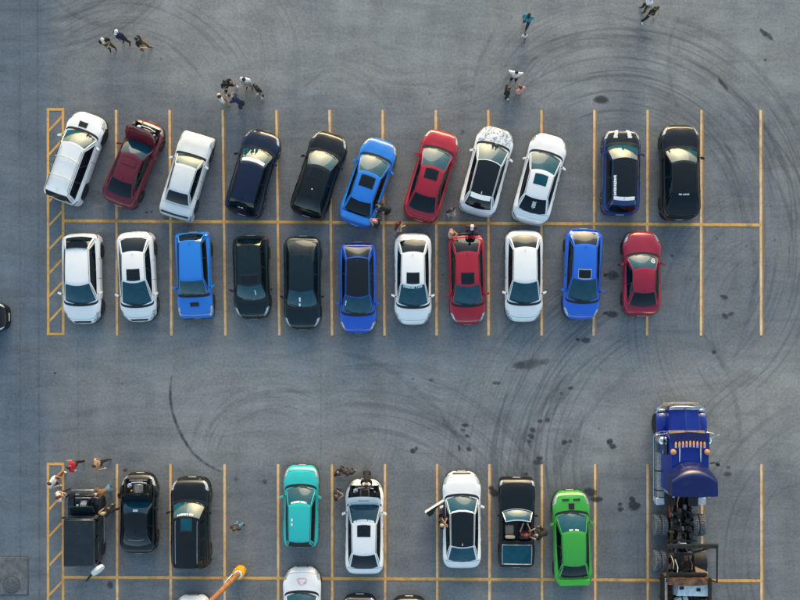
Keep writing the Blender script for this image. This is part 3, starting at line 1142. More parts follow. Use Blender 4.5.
        for sx in (-1, 1):
            MB().box((sx * ww * .72, y_, (zt + z_) / 2), (.03, .13, z_ - zt + .06), .008).build('wing_stand', P.get('spoiler_mat', body), wg)
            MB().box((sx * ww, y_ - .03, z_ + .01), (.025, .32, .12), .01).build('end_plate', P.get('spoiler_mat', body), wg)
    elif sp == 'roof':
        a0 = P.get('spoiler_w', .9)
        vs, n = [], 12
        front = [F_roof(a, .985) + Vector((0, 0, .012)) for a in lin(-a0, a0, n)]
        back = [p + Vector((0, -P.get('spoiler_d', .24), -.015)) for p in front]
        m = MB()
        vs = front + back + [p + Vector((0, 0, .035)) for p in front] + [p + Vector((0, 0, .03)) for p in back]
        k = n + 1
        fs = []
        for i in range(n):
            fs += [(i, i + 1, k + i + 1, k + i), (2 * k + i, 2 * k + i + 1, 3 * k + i + 1, 3 * k + i),
                   (i, i + 1, 2 * k + i + 1, 2 * k + i), (k + i, k + i + 1, 3 * k + i + 1, 3 * k + i)]
        fs += [(0, k, 3 * k, 2 * k), (n, k + n, 3 * k + n, 2 * k + n)]
        m.add(vs, fs).build('spoiler', P.get('spoiler_mat', body), root)
    # printed strips and marks: (surface, a0, a1, v0, v1, style, material)
    for (sf, a0, a1, v0, v1, style, mat) in P.get('decals', ()):
        fn = {'ws': F_ws, 'rw': F_rw, 'roof': F_roof, 'hood': topf(5.4), 'sl': F_side(-1), 'sr': F_side(1)}[sf]
        rr = random.Random(int(px * 3 + v0 * 100))
        off = .016
        if sf == 'hood':
            fn0 = fn
            fn = lambda a, v, fn0=fn0: fn0(yc + bow + v * (L2 - yc - bow), a)
        m = MB()

        def put(b0, b1, c0, c1):
            def g_(a, b_):
                p = fn(a, b_)
                e = .01
                n = (fn(a + e, b_) - fn(a - e, b_)).cross(fn(a, b_ + e) - fn(a, b_ - e)).normalized()
                if n.dot(p - Vector((0, 0, .5))) < 0:
                    n = -n
                return p + n * off
            m.grid(g_, lin(b0, b1, 3), lin(c0, c1, 2))
        if style == 'solid':
            put(a0, a1, v0, v1)
        elif style == 'strip':                      # a row of letter-sized strokes
            a = a0
            while a < a1:
                w = rr.uniform(.025, .06)
                if rr.random() < .82:
                    put(a, min(a + w * .8, a1), v0 + rr.uniform(0, .15) * (v1 - v0), v1 - rr.uniform(0, .2) * (v1 - v0))
                a += w
        elif style == 'column':
            v = v0
            while v < v1:
                h = rr.uniform(.02, .05)
                put(a0 + rr.uniform(0, .04), a1 - rr.uniform(0, .05), v, v + h * .75)
                v += h
        elif style == 'blotch':                     # broken brushy patches
            for k in range(P.get('blotches', 70)):
                a, v = rr.uniform(a0, a1), rr.uniform(v0, v1)
                w, h = rr.uniform(.01, .075), rr.uniform(.008, .05)
                put(a - w, a + w * rr.uniform(.2, 1), v - h, v + h * rr.uniform(.2, 1))
        elif style == 'mark':                       # upright emblem of strokes
            wa, hv = a1 - a0, v1 - v0
            for (p0, p1, q0, q1) in ((0, 1, .9, 1), (.15, .28, .1, .85), (.44, .56, 0, 1), (.75, .88, .15, .85), (.05, .95, .52, .62), (.1, .4, .25, .33), (.6, .95, .2, .3), (.3, .7, .72, .8)):
                put(a0 + wa * p0, a0 + wa * p1, v0 + hv * q0, v0 + hv * q1)
        elif style == 'ring':
            ca, cv = (a0 + a1) / 2, (v0 + v1) / 2
            for k in range(26):
                t_ = 2 * math.pi * k / 26
                rad = .42 + .08 * math.sin(3 * t_)
                a, v = ca + (a1 - a0) * rad * math.cos(t_), cv + (v1 - v0) * rad * math.sin(t_)
                put(a - .022, a + .022, v - .02, v + .02)
            for k in range(9):
                a, v = rr.uniform(a0 + .05, a1 - .05), rr.uniform(v0 + .05, v1 - .05)
                put(a - .03, a + .03, v - .012, v + .012)
        m.build('decal', mat, root, smooth=False)
    return out


WHITE = paint('white', (0.80, 0.80, 0.80), 0, .45, .10)
WHITE2 = paint('pearl_white', (0.76, 0.77, 0.78), 0, .45, .12)
IVORY = paint('old_white', (0.70, 0.71, 0.70), 0, .5, .16)
MAROON = paint('maroon', (0.145, 0.006, 0.018), .2, .4, .06)
RED = paint('red', (0.36, 0.008, 0.024), .1, .4, .05)
CRIM = paint('crimson', (0.31, 0.009, 0.034), .2, .4, .05)
NAVY = paint('navy', (0.002, 0.009, 0.032), .1, .35, .015, .7)
BLACKP = paint('black', (0.0035, 0.0055, 0.007), 0, .35, .014, .6)
BLACKT = paint('blue_black', (0.002, 0.012, 0.018), .0, .35, .012, .6)
BLUE = paint('sky_blue', (0.006, 0.175, 0.60), .0, .4, .04)
BLUE2 = paint('royal_blue', (0.004, 0.115, 0.58), .0, .4, .04)
BLUE3 = paint('deep_blue', (0.004, 0.085, 0.50), .0, .4, .04)
DKBLUE = paint('dark_blue', (0.003, 0.026, 0.14), .0, .4, .04)
TURQ = paint('turquoise', (0.010, 0.46, 0.45), .1, .45, .06)
GREEN = paint('lime_green', (0.036, 0.34, 0.042), .1, .4, .05)

HATCH = dict(fr=(.25, .45, .84, .955), zt=.92, zd=1.0, hatch=True, nr=.42, lr=.55, rbulge=.05, bowr=.12, wrr=.54, wbr=.70)
SUV = dict(H=1.68, fr=(.26, .41, .93, .985), zt=.98, zd=1.05, zh=1.05, zn=.92, hatch=True, nf=.40, nr=.50, lf=.75, lr=.42, wr=.58, wrr=.57, wb=.76,
           wbr=.74, wheel=.37, arch=.02, bowr=.05, rbulge=.04)

# top row, noses up the picture
make_car(75.5, 157, 20, 'white estate car with two roof crossbars and hood scoop beside the hatched strip', WHITE, **{**SUV, 'L': 4.55, 'W': 1.78, 'H': 1.6,
         'zh': .98, 'zn': .84, 'nf': .30, 'lf': .9, 'crossbars': (.30, .68), 'hood_vent': [(-.12, .42, .46, .30)], 'rails': M_ALLOY, 'rim': M_DKALLOY, 'side_spans': [(.06, .36), (.39, .66), (.69, .93)]})
make_car(133.5, 163, 22, 'dark maroon sedan with hood raised showing its engine', MAROON, L=4.45, W=1.72, open_hood=62, sunroof=(.16, .42, .62), sunroof_mat=MAROON,
         rim=M_BRONZE, head=(.4, .10), bar_mat=M_CHROME, fr=(.29, .45, .71, .87))
make_car(186.5, 175, 16.5, 'boxy old white sedan, its trunk edged in black', IVORY, L=4.3, W=1.62, H=1.38, fr=(.29, .42, .71, .84), nf=.84, nr=.88, lf=.45, lr=.3, zh=.92, zn=.80,
         zt=.92, zd=.95, wr=.58, wb=.72, bow=.08, bowr=.05, sh=.12, antenna=False, hood_round=.05, handle=M_BLACK, spoiler='lip', spoiler_mat=M_BLACK)
make_car(253, 172, 16, 'dark navy hatchback with a white band across its windshield top', NAVY, **{**HATCH, 'L': 4.3, 'W': 1.8, 'H': 1.5, 'rim': M_WHEELW, 'decals': [('ws', -.86, .86, .72, .90, 'solid', M_WHITEP),
         ('rw', -.25, .2, .5, .58, 'strip', M_WHITEP)], 'fr': (.28, .45, .86, .96)})
make_car(319, 174, 18, 'black hatchback with plain glossy roof between the navy and bright blue cars', BLACKP, **{**HATCH, 'L': 4.3, 'W': 1.78, 'H': 1.45, 'rim': M_DKALLOY, 'fr': (.29, .46, .80, .945),
         'sunroof': (.08, .34, .6), 'decals': [('roof', -.06, .06, .70, .73, 'solid', M_WHITEP)]})
make_car(368.5, 181.5, 19, 'bright blue sedan with black sunroof and rear spoiler in the top row', BLUE, L=4.45, W=1.76, sunroof=(.14, .50, .58), spoiler='wing', rim=M_DKALLOY, fr=(.26, .45, .72, .87),
         zt=.96, bar_mat=M_CHROME)
make_car(431.5, 175, 16, 'red sedan with sunroof in the top row, no hood raised', RED, L=4.6, W=1.76, sunroof=(.10, .42, .52), rim=M_DKALLOY, fr=(.26, .46, .72, .89), spoiler='lip')
make_car(487.2, 170, 15, 'white hatchback with black roof and grey camouflage pattern on its hood', WHITE, **{**HATCH, 'L': 4.4, 'W': 1.8, 'H': 1.46, 'roof_mat': M_GLOSSB, 'rim': M_DKALLOY, 'spoiler': 'roof',
         'spoiler_w': .86, 'fr': (.26, .45, .80, .93), 'blotches': 150, 'decals': [('hood', -.9, .9, .05, .95, 'blotch', plain('grey_print', (.33, .34, .36), .6))]})
make_car(540, 178, 15, 'white coupe-shaped sedan with small sunroof and white emblem on rear window', WHITE2, L=4.5, W=1.8, H=1.40, sunroof=(.16, .50, .50), rim=M_DKALLOY, fr=(.27, .47, .72, .88),
         decals=[('rw', -.16, .16, .35, .75, 'mark', M_WHITEP)], sunroof_mat=M_GLASS, spoiler='lip')
make_car(621.5, 171, 1, 'dark blue hatchback with black hood and white stickers down its roof edge', DKBLUE, **{**HATCH, 'L': 4.25, 'W': 1.78, 'H': 1.52, 'hood_mat': M_GLOSSB, 'roof_mat': M_GLOSSB, 'rim': M_WHEELW,
         'spoiler': 'roof', 'fr': (.24, .40, .86, .96), 'decals': [('roof', -.92, -.66, .40, .86, 'column', M_WHITEP), ('roof', -.9, .9, .90, .985, 'solid', M_WHITEP),
         ('hood', -.45, -.22, .35, .85, 'column', M_WHITEP), ('hood', .25, .5, .35, .85, 'column', M_WHITEP)]})
make_car(680.5, 171.5, 0, 'black sedan at the right end of the top row', BLACKP, L=4.7, W=1.84, H=1.45, rim=M_DKALLOY, fr=(.30, .44, .72, .90), decals=[('rw', -.42, .42, .86, .95, 'strip', M_WHITEP)],
         spoiler='lip', side_glass=M_GLASSD)
# middle row, noses down the picture
make_car(81.5, 278.5, 179, 'white hatchback with black rear spoiler beside the hatched strip', WHITE, **{**HATCH, 'L': 4.45, 'W': 1.8, 'H': 1.45, 'spoiler': 'roof', 'spoiler_mat': M_GLOSSB, 'rim': M_DKALLOY, 'spoiler_d': .30,
         'front_slot': True, 'top_grille': True, 'nf': .22, 'lf': 1.25, 'fr': (.26, .45, .82, .94)})
make_car(137, 276.5, 177.5, 'white sedan with black sunroof, between white hatchback and small blue hatchback', WHITE2, L=4.45, W=1.72, sunroof=(.06, .40, .52), front_slot=True, top_grille=True, fr=(.22, .46, .74, .90))
make_car(193.8, 275, 177.5, 'boxy blue hatchback with black hood scoop', BLUE, **{**HATCH, 'L': 4.25, 'W': 1.68, 'H': 1.46, 'fr': (.28, .44, .87, .955), 'nf': .78, 'lf': .5, 'nr': .86, 'hood_vent': [(0, .42, .46, .22)],
         'rim': M_DKALLOY, 'doors': 2, 'wr': .60, 'wb': .72, 'bow': .10})
make_car(251.3, 277, 178.5, 'shorter black hatchback in the middle row with a small white tag in its windshield', BLACKT, **{**HATCH, 'L': 4.1, 'W': 1.72, 'H': 1.46, 'rim': M_DKALLOY, 'fr': (.26, .42, .86, .955),
         'sunroof': (.03, .24, .72), 'decals': [('ws', -.42, -.36, .4, .7, 'solid', M_WHITEP)]})
make_car(302.5, 282.5, 180, 'long black sedan in the middle row with two white painted reflections on its windshield', BLACKT, L=4.6, W=1.76, H=1.42, rim=M_DKALLOY, fr=(.27, .43, .78, .92),
         decals=[('ws', .08, .2, .15, .32, 'solid', M_WHITEP), ('ws', .06, .18, .42, .66, 'solid', M_WHITEP)])  # bright reflections in the glass, put on as flat white patches
make_car(358, 287.5, 180, 'deep blue coupe with a black roof and black rear window', BLUE3, L=4.5, W=1.76, H=1.38, roof_shell=BLUE3, roof_mat=M_GLOSSB, rim=M_DKALLOY, fr=(.25, .42, .80, .945), doors=2, spoiler='lip',
         spoiler_mat=M_BLACK, decals=[('rw', -.12, .12, .1, .22, 'solid', M_WHITEP), ('ws', .82, .88, .4, .7, 'solid', M_TEALP)])
make_car(413, 279, 180, 'white sedan with sunroof and pale lettering along its windshield top', WHITE, L=4.5, W=1.74, H=1.44, sunroof=(.62 - .55, .36, .5), rim=M_ALLOY, fr=(.24, .45, .76, .90),
         decals=[('ws', -.8, .8, .86, .96, 'strip', M_TEALP)])
make_car(467, 278.5, 178.5, 'red sedan with sunroof in the middle row, nose down the picture', RED, L=4.5, W=1.74, H=1.42, sunroof=(.07, .36, .52), rim=M_DKALLOY, fr=(.25, .44, .76, .91), spoiler='lip', spoiler_mat=M_BLACK)
make_car(523.8, 276, 180, 'plain white sedan without sunroof between red and blue sedans', WHITE, L=4.5, W=1.78, H=1.45, fr=(.24, .45, .78, .92))
make_car(582.5, 274, 182, 'blue sedan with its sunroof slid open', BLUE2, L=4.5, W=1.76, H=1.44, sunroof=(.03, .27, .50), seal_mat=M_ALLOY, rim=M_DKALLOY, fr=(.24, .46, .79, .93), spoiler='lip')
make_car(642, 273, 0, 'crimson two door coupe at the right end of the middle row', CRIM, L=4.2, W=1.80, H=1.32, doors=2, fr=(.33, .48, .71, .87), nf=.22, lf=1.1, nr=.3, lr=.8, rim=M_DKALLOY, zh=.90, zn=.72, zt=.9, zd=.95,
         wr=.52, flare=.035, decals=[('ws', .55, .8, .25, .6, 'ring', M_WHITEP)])
# lower row, noses up
make_car(190.5, 523.5, 0, 'black SUV with bright roof rails and sunroof in the lower row', BLACKP, **{**SUV, 'L': 4.45, 'W': 1.82, 'rails': M_CHROME, 'rim': M_BRONZE, 'sunroof': (.04, .27, .42), 'sunroof_mat': M_GLASS,
         'fr': (.29, .41, .94, .985), 'decals': [('ws', -.7, .5, .82, .95, 'strip', M_WHITEP)]})
make_car(138, 514, 0, 'small black coupe with its hood raised', BLACKP, L=3.95, W=1.70, H=1.28, doors=2, fr=(.36, .49, .70, .86), nf=.28, lf=1.0, nr=.3, lr=.7, open_hood=68, rim=M_ALLOY, zh=.88, zn=.70, zt=.86, zd=.92,
         flare=.03, decals=[('ws', -.2, .2, .8, .95, 'solid', M_WHITEP), ('rw', -.6, .6, .5, .56, 'strip', M_STEEL)], bar_mat=M_CHROME, hood_gap=.24)
make_car(301, 507, 0.5, 'turquoise hatchback parked alone with a free bay on its left', TURQ, **{**HATCH, 'L': 4.05, 'W': 1.66, 'H': 1.46, 'fr': (.29, .46, .89, .965), 'nf': .40, 'lf': .8, 'nr': .55, 'rim': M_WHEELW, 'doors': 4,
         'spoiler': 'roof', 'spoiler_mat': M_BLACK, 'spoiler_d': .2, 'decals': [('ws', -.72, .6, .86, .97, 'strip', M_WHITEP), ('roof', -.72, -.60, .36, .44, 'solid', M_WHITEP), ('roof', -.72, -.60, .48, .56, 'solid', M_WHITEP)]})
make_car(364.5, 527.5, 0, 'white sedan with hood raised, people gathered at its nose', WHITE, L=4.65, W=1.80, open_hood=66, sunroof=(.12, .42, .50), fr=(.27, .44, .74, .90), hood_vent=[(0, .55, .5, .07)], hood_gap=.22,
         decals=[('ws', -.8, .8, .88, .97, 'strip', M_WHITEP)], cover_mat=M_ENGDK, head=(.3, .08))
make_car(461.8, 520.5, 0, 'white sedan with black roof and its left front door open', WHITE2, L=4.75, W=1.80, roof_mat=M_GLOSSB, rear_glass=M_GLASS, fr=(.28, .41, .73, .89), open_door=-1, rim=M_DKALLOY, nf=.28,
         decals=[('ws', -.85, .85, .90, .985, 'solid', M_WHITEP)], front_slot=True, top_grille=True)
make_car(572, 539, -1.5, 'lime green sedan with rear wing and black hood scoops', GREEN, L=4.7, W=1.78, fr=(.26, .42, .73, .87), spoiler='wing', spoiler_mat=GREEN, rim=M_DKALLOY, nf=.30,
         hood_vent=[(-.27, .72, .36, .08), (.27, .72, .36, .08), (0, .40, .30, .34)], vent_mat=M_BLACK, decals=[('ws', -.35, -.05, .88, .97, 'strip', M_WHITEP), ('ws', .1, .4, .88, .97, 'strip', M_WHITEP)], head=(.6, .1))
# cars cut by the lower edge of the picture
make_car(302, 614, 0, 'white sedan with a pink emblem on its hood at the lower edge', WHITE, L=4.5, W=1.8, nf=.25, fr=(.30, .46, .76, .9), decals=[('hood', -.24, .24, .30, .62, 'ring', M_PINKP)], front_slot=True)
make_car(359.5, 641, 0, 'dark car with white lamps whose nose just enters the lower edge', BLACKP, L=4.4, W=1.78, hood_mat=WHITE, nf=.3)
make_car(409, 643, 0, 'black car with a chrome badge, only its nose at the lower edge', BLACKP, L=4.4, W=1.78, nf=.3, lamp_mat=M_CHROME)
make_car(192, 641.5, 0, 'white car at the lower edge beside the yellow footing', WHITE, L=4.4, W=1.76, nf=.35)
make_car(-39, 317, 90, 'black car whose nose just enters at the left edge', BLACKP, L=4.4, W=1.5, nf=.35, lf=1.2)

# black open two-seater in the lower row
c = make_car(517, 523.5, 0.5, 'black open two-seat car with tan seat and silver framed windshield', BLACKP, L=4.4, W=1.70, H=1.26, open_top=True, cab=(.44, .70), doors=2, fr=(.37, .46, .72, .95), nf=.80, lf=.45, nr=.84,
             lr=.35, zh=.88, zn=.74, zt=.84, zd=.88, wr=.60, wb=.74, bow=.14, rim=M_DKALLOY, no_cowl=True, glass=M_GLASS, head=(.3, .08))
rt, S_, L2 = c['root'], c['S'], c['L2']
ya, yb = L2 - .44 * 4.4, L2 - .70 * 4.4
MB().box((0, (ya + yb) / 2, .32), (1.36, ya - yb + .1, .06), .01).build('cabin_floor', M_SEATD, rt)
m = MB()
for sx in (-1, 1):
    m.box((sx * .70, (ya + yb) / 2, .56), (.06, ya - yb, .5), .02)
m.box((0, yb - .0, .58), (1.4, .08, .56), .02)
m.build('cabin_lining', M_BLACK, rt)
MB().box((0, ya + .05, .80), (1.36, .26, .14), .05).build('dashboard', M_BLACK, rt)
for sx, mt in ((-1, M_SEATT), (1, M_SEATD)):
    s = MB().box((sx * .35, yb + .52, .47), (.48, .52, .16), .06).build('seat', mt, rt)
    MB().box((sx * .35, yb + .22, .75), (.48, .17, .58), .06, (-.18, 0, 0)).build('seat_back', mt, s)
m = MB()
pts = [(.35 + .17 * math.cos(t), ya - .12 + .05 * math.sin(t), .78 + .16 * math.sin(t)) for t in [2 * math.pi * k / 16 for k in range(17)]]
m.tube(pts, .016, 6)
m.tube([(.35, ya, .76), (.35, ya - .12, .78)], .025, 6)
m.build('steering_wheel', M_BLACK, rt)
fy0, fy1 = L2 - .735 * 4.4, L2 - .95 * 4.4
f_ = c['topf'](5.4)
c['proud'](f_, .02, c['lin'](fy1, fy0, 6), [-.82 + i * .1025 for i in range(17)]).build('rear_hatch_glass', M_GLASS, rt)
fp = [f_(fy0, v) for v in c['lin'](-.84, .84, 8)] + [f_(y, .84) for y in c['lin'](fy0, fy1, 4)][1:] + [f_(fy1, v) for v in c['lin'](.84, -.84, 8)][1:] + [f_(y, -.84) for y in c['lin'](fy1, fy0, 4)][1:]
MB().tube([p + Vector((0, 0, .022)) for p in fp], .02, 6).build('hatch_frame', M_ALLOY, rt)
for sx in (-1, 1):
    MB().hull([(sx * (.9 + dx * .09), L2 - .40 * 4.4 + dy * .05, .98 + dz * .06) for dx in (-1, 1) for dy in (-1, .6) for dz in (-1, 1)]).build('mirror', BLACKP, rt)
# ---------------------------------------------------------------- boxy jeep with raised hood
def wheel_pair(parent, y, x, r, w, rim, hub=.6, rubber=M_RUBBER):
    prof = [(r * hub, -w * .48), (r * .92, -w * .5), (r * .98, -w * .42), (r, -w * .25), (r, w * .25), (r * .98, w * .42), (r * .92, w * .5), (r * hub, w * .48)]
    tm = MB().lathe(prof, 30, 'X')
    for k in range(30):                       # tread lugs
        a = 2 * math.pi * k / 30
        tm.box((0, math.cos(a) * r * 1.0, math.sin(a) * r * 1.0), (w * .8, r * .09, r * .045), 0, (a, 0, 0))
    tm = tm.mesh('wheel', rubber)
    rm = MB().lathe([(r * .62, -.02), (r * .62, w * .42), (r * .56, w * .46), (r * .5, w * .2), (r * .22, w * .16), (r * .2, w * .34), (r * .08, w * .36)], 24, 'X').mesh('rim', rim)
    for sx in (-1, 1):
        o = bpy.data.objects.new('wheel', tm)
        col.objects.link(o)
        o.parent = parent
        o.location = (sx * x, y, r)
        o.rotation_euler = (0, 0, 0 if sx > 0 else math.pi)
        q = bpy.data.objects.new('rim', rm)
        col.objects.link(q)
        q.parent = o


JB = paint('jeep_black', (0.005, 0.010, 0.014), 0, .4, .06)
jx, jy = GH(84.5, 527, 0.8)
jp = empty('parked_jeep', (jx, jy, 0), 0, 'black boxy jeep with raised hood and swung-out spare wheel', 'jeep', 'cars parked in the bays')
JW, JL = 1.56, 3.5
m = MB()
m.box((0, -.55, .72), (JW, 2.35, .62), .07)          # tub
m.box((0, 1.02, .60), (1.02, .95, .38), .04)         # narrow nose below the bay
m.build('body', JB, jp)
for sx in (-1, 1):
    MB().hull([(sx * x, y, z) for x, y, z in ((.52, 1.62, .74), (.80, 1.62, .74), (.52, .55, .82), (.80, .55, .82), (.52, 1.68, .64), (.80, 1.68, .60), (.52, .5, .6), (.80, .5, .5), (.52, 1.1, .86), (.80, 1.1, .86))]).build('fender', JB, jp)
    MB().lathe([(.02, .0), (.10, .02), (.105, .05), (.07, .065)], 16, 'Y', (sx * .38, 1.54, .72)).build('headlight', M_LAMP, jp)
    MB().box((sx * (JW / 2 + .01), .02, .72), (.03, .85, .52), .02).build('door', JB, jp)
    MB().box((sx * (JW / 2 - .03), -.55, 1.30), (.03, 2.1, .40), .015).build('side_window', M_GLASSD, jp)
    MB().box((sx * .80, -1.74, .62), (.1, .04, .16), .01).build('taillight', M_TAIL, jp)
    MB().hull([(sx * (.9 + dx * .08), .52 + dy * .03, 1.12 + dz * .09) for dx in (-1, 1) for dy in (-1, 1) for dz in (-1, 1)]).build('mirror', M_BLACK, jp)
    MB().tube([(sx * .80, .5, .35), (sx * .82, .3, .33), (sx * .82, -.7, .33), (sx * .80, -.9, .35)], .035, 8).build('side_step', M_STEEL, jp)
m = MB()
m.box((0, -.58, 1.06), (JW - .06, 2.2, .1), .03)
for sx in (-1, 1):
    for y in (.42, -.35, -1.55):
        m.box((sx * (JW / 2 - .05), y, 1.3), (.07, .09, .46), .015)
m.build('cabin_frame', JB, jp)
MB().box((0, -.62, 1.55), (JW - .06, 2.28, .09), .04).build('hardtop', JB, jp)
MB().box((0, .50, 1.29), (JW - .16, .03, .42), .01, (-.2, 0, 0)).build('windshield', M_GLASS, jp)
MB().box((0, -1.69, 1.3), (JW - .3, .02, .36), .01).build('rear_window', M_GLASSD, jp)
ho = MB().box((0, .62 + .18, 1.12), (1.2, .05, .78), .02, (R(-52), 0, 0)).build('hood', JB, jp)
bay = MB().box((0, 1.05, .72), (1.0, .86, .1), .01).build('engine_bay', M_ENGDK, jp)
MB().box((0, 1.03, .84), (.36, .62, .22), .04).build('engine_block', M_ENGINE, bay)
MB().lathe([(.17, .92), (.18, .95), (.18, 1.0), (.05, 1.03)], 18, c=(0.02, 1.1, 0)).build('air_filter', M_ALLOY, bay)
MB().box((-.36, .85, .84), (.2, .26, .18), .02).build('battery', M_WHEELW, bay)
MB().box((0, 1.45, .82), (.8, .06, .3), .01).build('radiator', M_STEEL, bay)
MB().tube([(.3, 1.4, .95), (.2, 1.2, 1.0), (.1, .9, .98)], .03, 7).build('coolant_hose', M_BLACK, bay)
for k in range(5):
    MB().lathe([(.045, .78), (.05, .92), (.025, .96)], 10, c=(random.uniform(.25, .45) * random.choice((-1, 1)), random.uniform(.75, 1.4), 0)).build('reservoir', random.choice([M_WHEELW, M_ALLOY, M_RUST]), bay)
gr = MB().box((0, 1.56, .66), (.98, .05, .42), .015).build('grille', JB, jp)
for k in range(7):
    MB().box((-.18 + k * .06, 1.59, .68), (.028, .02, .28), .004).build('grille_slot', M_BLACK, gr)
MB().box((0, 1.74, .50), (1.5, .12, .14), .03).build('front_bumper', M_STEEL, jp)
MB().box((0, -1.82, .50), (1.5, .10, .14), .03).build('rear_bumper', M_BLACK, jp)
wheel_pair(jp, 1.08, .70, .37, .22, M_ALLOY)
wheel_pair(jp, -1.10, .70, .37, .22, M_ALLOY)
MB().box((0, -.1, .40), (.9, 2.9, .18), .03).build('underbody', M_BLACK, jp)
# spare wheel carrier swung out on its hinge at the right rear corner
cr = MB()
cr.tube([(.74, -1.78, .78), (.60, -2.05, .84), (.30, -2.42, .84), (.08, -2.66, .82)], .045, 8)
cr.box((.42, -2.26, .92), (.5, .06, .5), .03, (0, 0, R(48)))
cr = cr.build('spare_wheel_carrier', M_BLACK, jp)
sw = MB().lathe([(.30, -.10), (.34, -.07), (.34, .07), (.30, .10), (.0, .12)], 28, 'Y').xf(Matrix.Translation((.72, -2.06, 1.0)) @ Matrix.Rotation(R(42), 4, 'Z') @ Matrix.Rotation(R(-14), 4, 'X'))
sw = sw.build('spare_wheel_cover', M_WHITEP, cr)

# ---------------------------------------------------------------- blue long-nose truck tractor
TB = paint('truck_blue', (0.002, 0.022, 0.23), 0, .35, .04, .5)
TBD = paint('truck_dark_blue', (0.0015, 0.008, 0.075), 0, .4, .04, .5)
tx = G(675.5, 0)[0]
ty = lambda py: (300 - py) / PXM


def t_y(py, h):
    return ty(NAD[1] + (py - NAD[1]) * (1 - h / CAM_H))


by = ty(470)
tr = empty('truck_tractor', (tx, by, 0), 0, 'blue long-nose truck tractor with roof air deflector and bare chassis', 'truck')
yl = lambda py, h: t_y(py, h) - by
yb0 = yl(401.5, .7)
hf, hr = yl(408, 1.7), yl(436.5, 1.9)
# chassis rails and cross members
for sx in (-1, 1):
    MB().box((sx * .43, -1.9, .88), (.10, 10.0, .26), .02).build('chassis_rail', M_DKSTEEL if sx > 0 else M_RUST, tr)
for y in (2.6, 1.0, -1.2, -1.75, -2.5, -3.4, -4.3, -5.4, -6.4):
    MB().box((0, y, .86), (.80, .12, .18), .02).build('cross_member', M_DKSTEEL, tr)
# nose
m = MB()
N = 12
sec = []
for i in range(N + 1):
    k = i / N
    y = hf + (hr - hf) * k
    hw = .70 + .11 * k
    zt_ = 1.62 + .20 * k - (.10 if i == 0 else 0)
    sec.append([(-hw, y, 1.05), (-hw, y, zt_ - .16), (-hw + .07, y, zt_ - .05), (-hw * .55, y, zt_ - .005), (-.05, y, zt_ + .03), (0, y, zt_ + .065), (.05, y, zt_ + .03),
                (hw * .55, y, zt_ - .005), (hw - .07, y, zt_ - .05), (hw, y, zt_ - .16), (hw, y, 1.05)])
n1 = len(sec[0])
vs = [p for s in sec for p in s]
fs = [(i * n1 + j, i * n1 + j + 1, (i + 1) * n1 + j + 1, (i + 1) * n1 + j) for i in range(N) for j in range(n1 - 1)]
fs += [tuple(range(n1)), tuple(range(N * n1, (N + 1) * n1))]
hd = m.add(vs, fs).build('hood', TB, tr, angle=30)
MB().box((0, hf + .05, 1.28), (1.36, .10, .95), .03).build('radiator_grille', M_CHROME, tr)
MB().box((0, hf - .03, 1.62), (1.46, .14, .07), .02).build('grille_surround', M_CHROME, tr)
for k in range(9):
    MB().box((-.52 + k * .13, hf + .11, 1.28), (.03, .02, .82), .005).build('grille_bar', M_DKSTEEL, tr)
MB().hull([(-.03, hf - .05, 1.66), (.03, hf - .05, 1.66), (0, hf + .08, 1.68), (0, hf - .02, 1.80)]).build('hood_ornament', M_BLACK, tr)
# bumper with swept ends
vs, fs = [], []
prof_b = [(-1.24, -.42), (-1.16, -.16), (-.85, .04), (-.4, .12), (.4, .12), (.85, .04), (1.16, -.16), (1.24, -.42)]
for z in (.48, .92):
    for x, y in prof_b:
        vs.append((x, yb0 + y - .12, z))
    for x, y in reversed(prof_b):
        vs.append((x * .95, yb0 + y - .2, z))
k = 16
fs = [tuple(reversed(range(k))), tuple(range(k, 2 * k))] + [(i, (i + 1) % k, k + (i + 1) % k, k + i) for i in range(k)]
MB().add(vs, fs).build('front_bumper', M_CHROME, tr)
MB().box((0, yb0 - .14, .94), (1.75, .2, .05), .02).build('bumper_step', plain('dull_step', (.28, .24, .2), .6), tr)
# fenders over the front wheels
yfw = yl(424, .6)
for sx in (-1, 1):
    vs, fs = [], []
    for i in range(13):
        t = math.pi * (i / 12)
        y, z = yfw + math.cos(t) * .74, .62 + math.sin(t) * .62
        for x, dz in ((.66, .0), (.78, .05), (1.10, .03), (1.22, -.06), (1.23, -.16)):
            vs.append((sx * x, y, z + dz))
    for i in range(12):
        for j in range(4):
            fs.append((i * 5 + j, i * 5 + j + 1, i * 5 + j + 6, i * 5 + j + 5))
    fd = MB().add(vs, fs).build('fender', TB, tr)
    MB().box((sx * .97, yfw + .72, 1.02), (.34, .16, .26), .05).build('headlight', M_LAMP, tr)
    MB().box((sx * .98, yfw + .52, 1.27), (.30, .12, .05), .02).build('fender_trim', M_CHROME, fd)
    MB().box((sx * .98, yfw - .42, 1.16), (.10, .06, .05), .02).build('marker_lamp', M_WHITEP, fd)
    # polished cowl corner and air cleaner can
    MB().hull([(sx * x, hr + y, z) for x, y, z in ((.80, .25, 1.1), (.80, .25, 1.72), (.84, -.12, 1.75), (.84, -.12, 1.1), (1.06, -.14, 1.15), (1.02, -.14, 1.70))]).build('cowl_corner', M_ALLOY, tr)
    MB().lathe([(.05, 1.0), (.20, 1.04), (.21, 1.72), (.15, 1.80), (.02, 1.84)], 20, c=(sx * 1.10, hr - .22, 0)).build('air_cleaner', M_CHROME, tr)
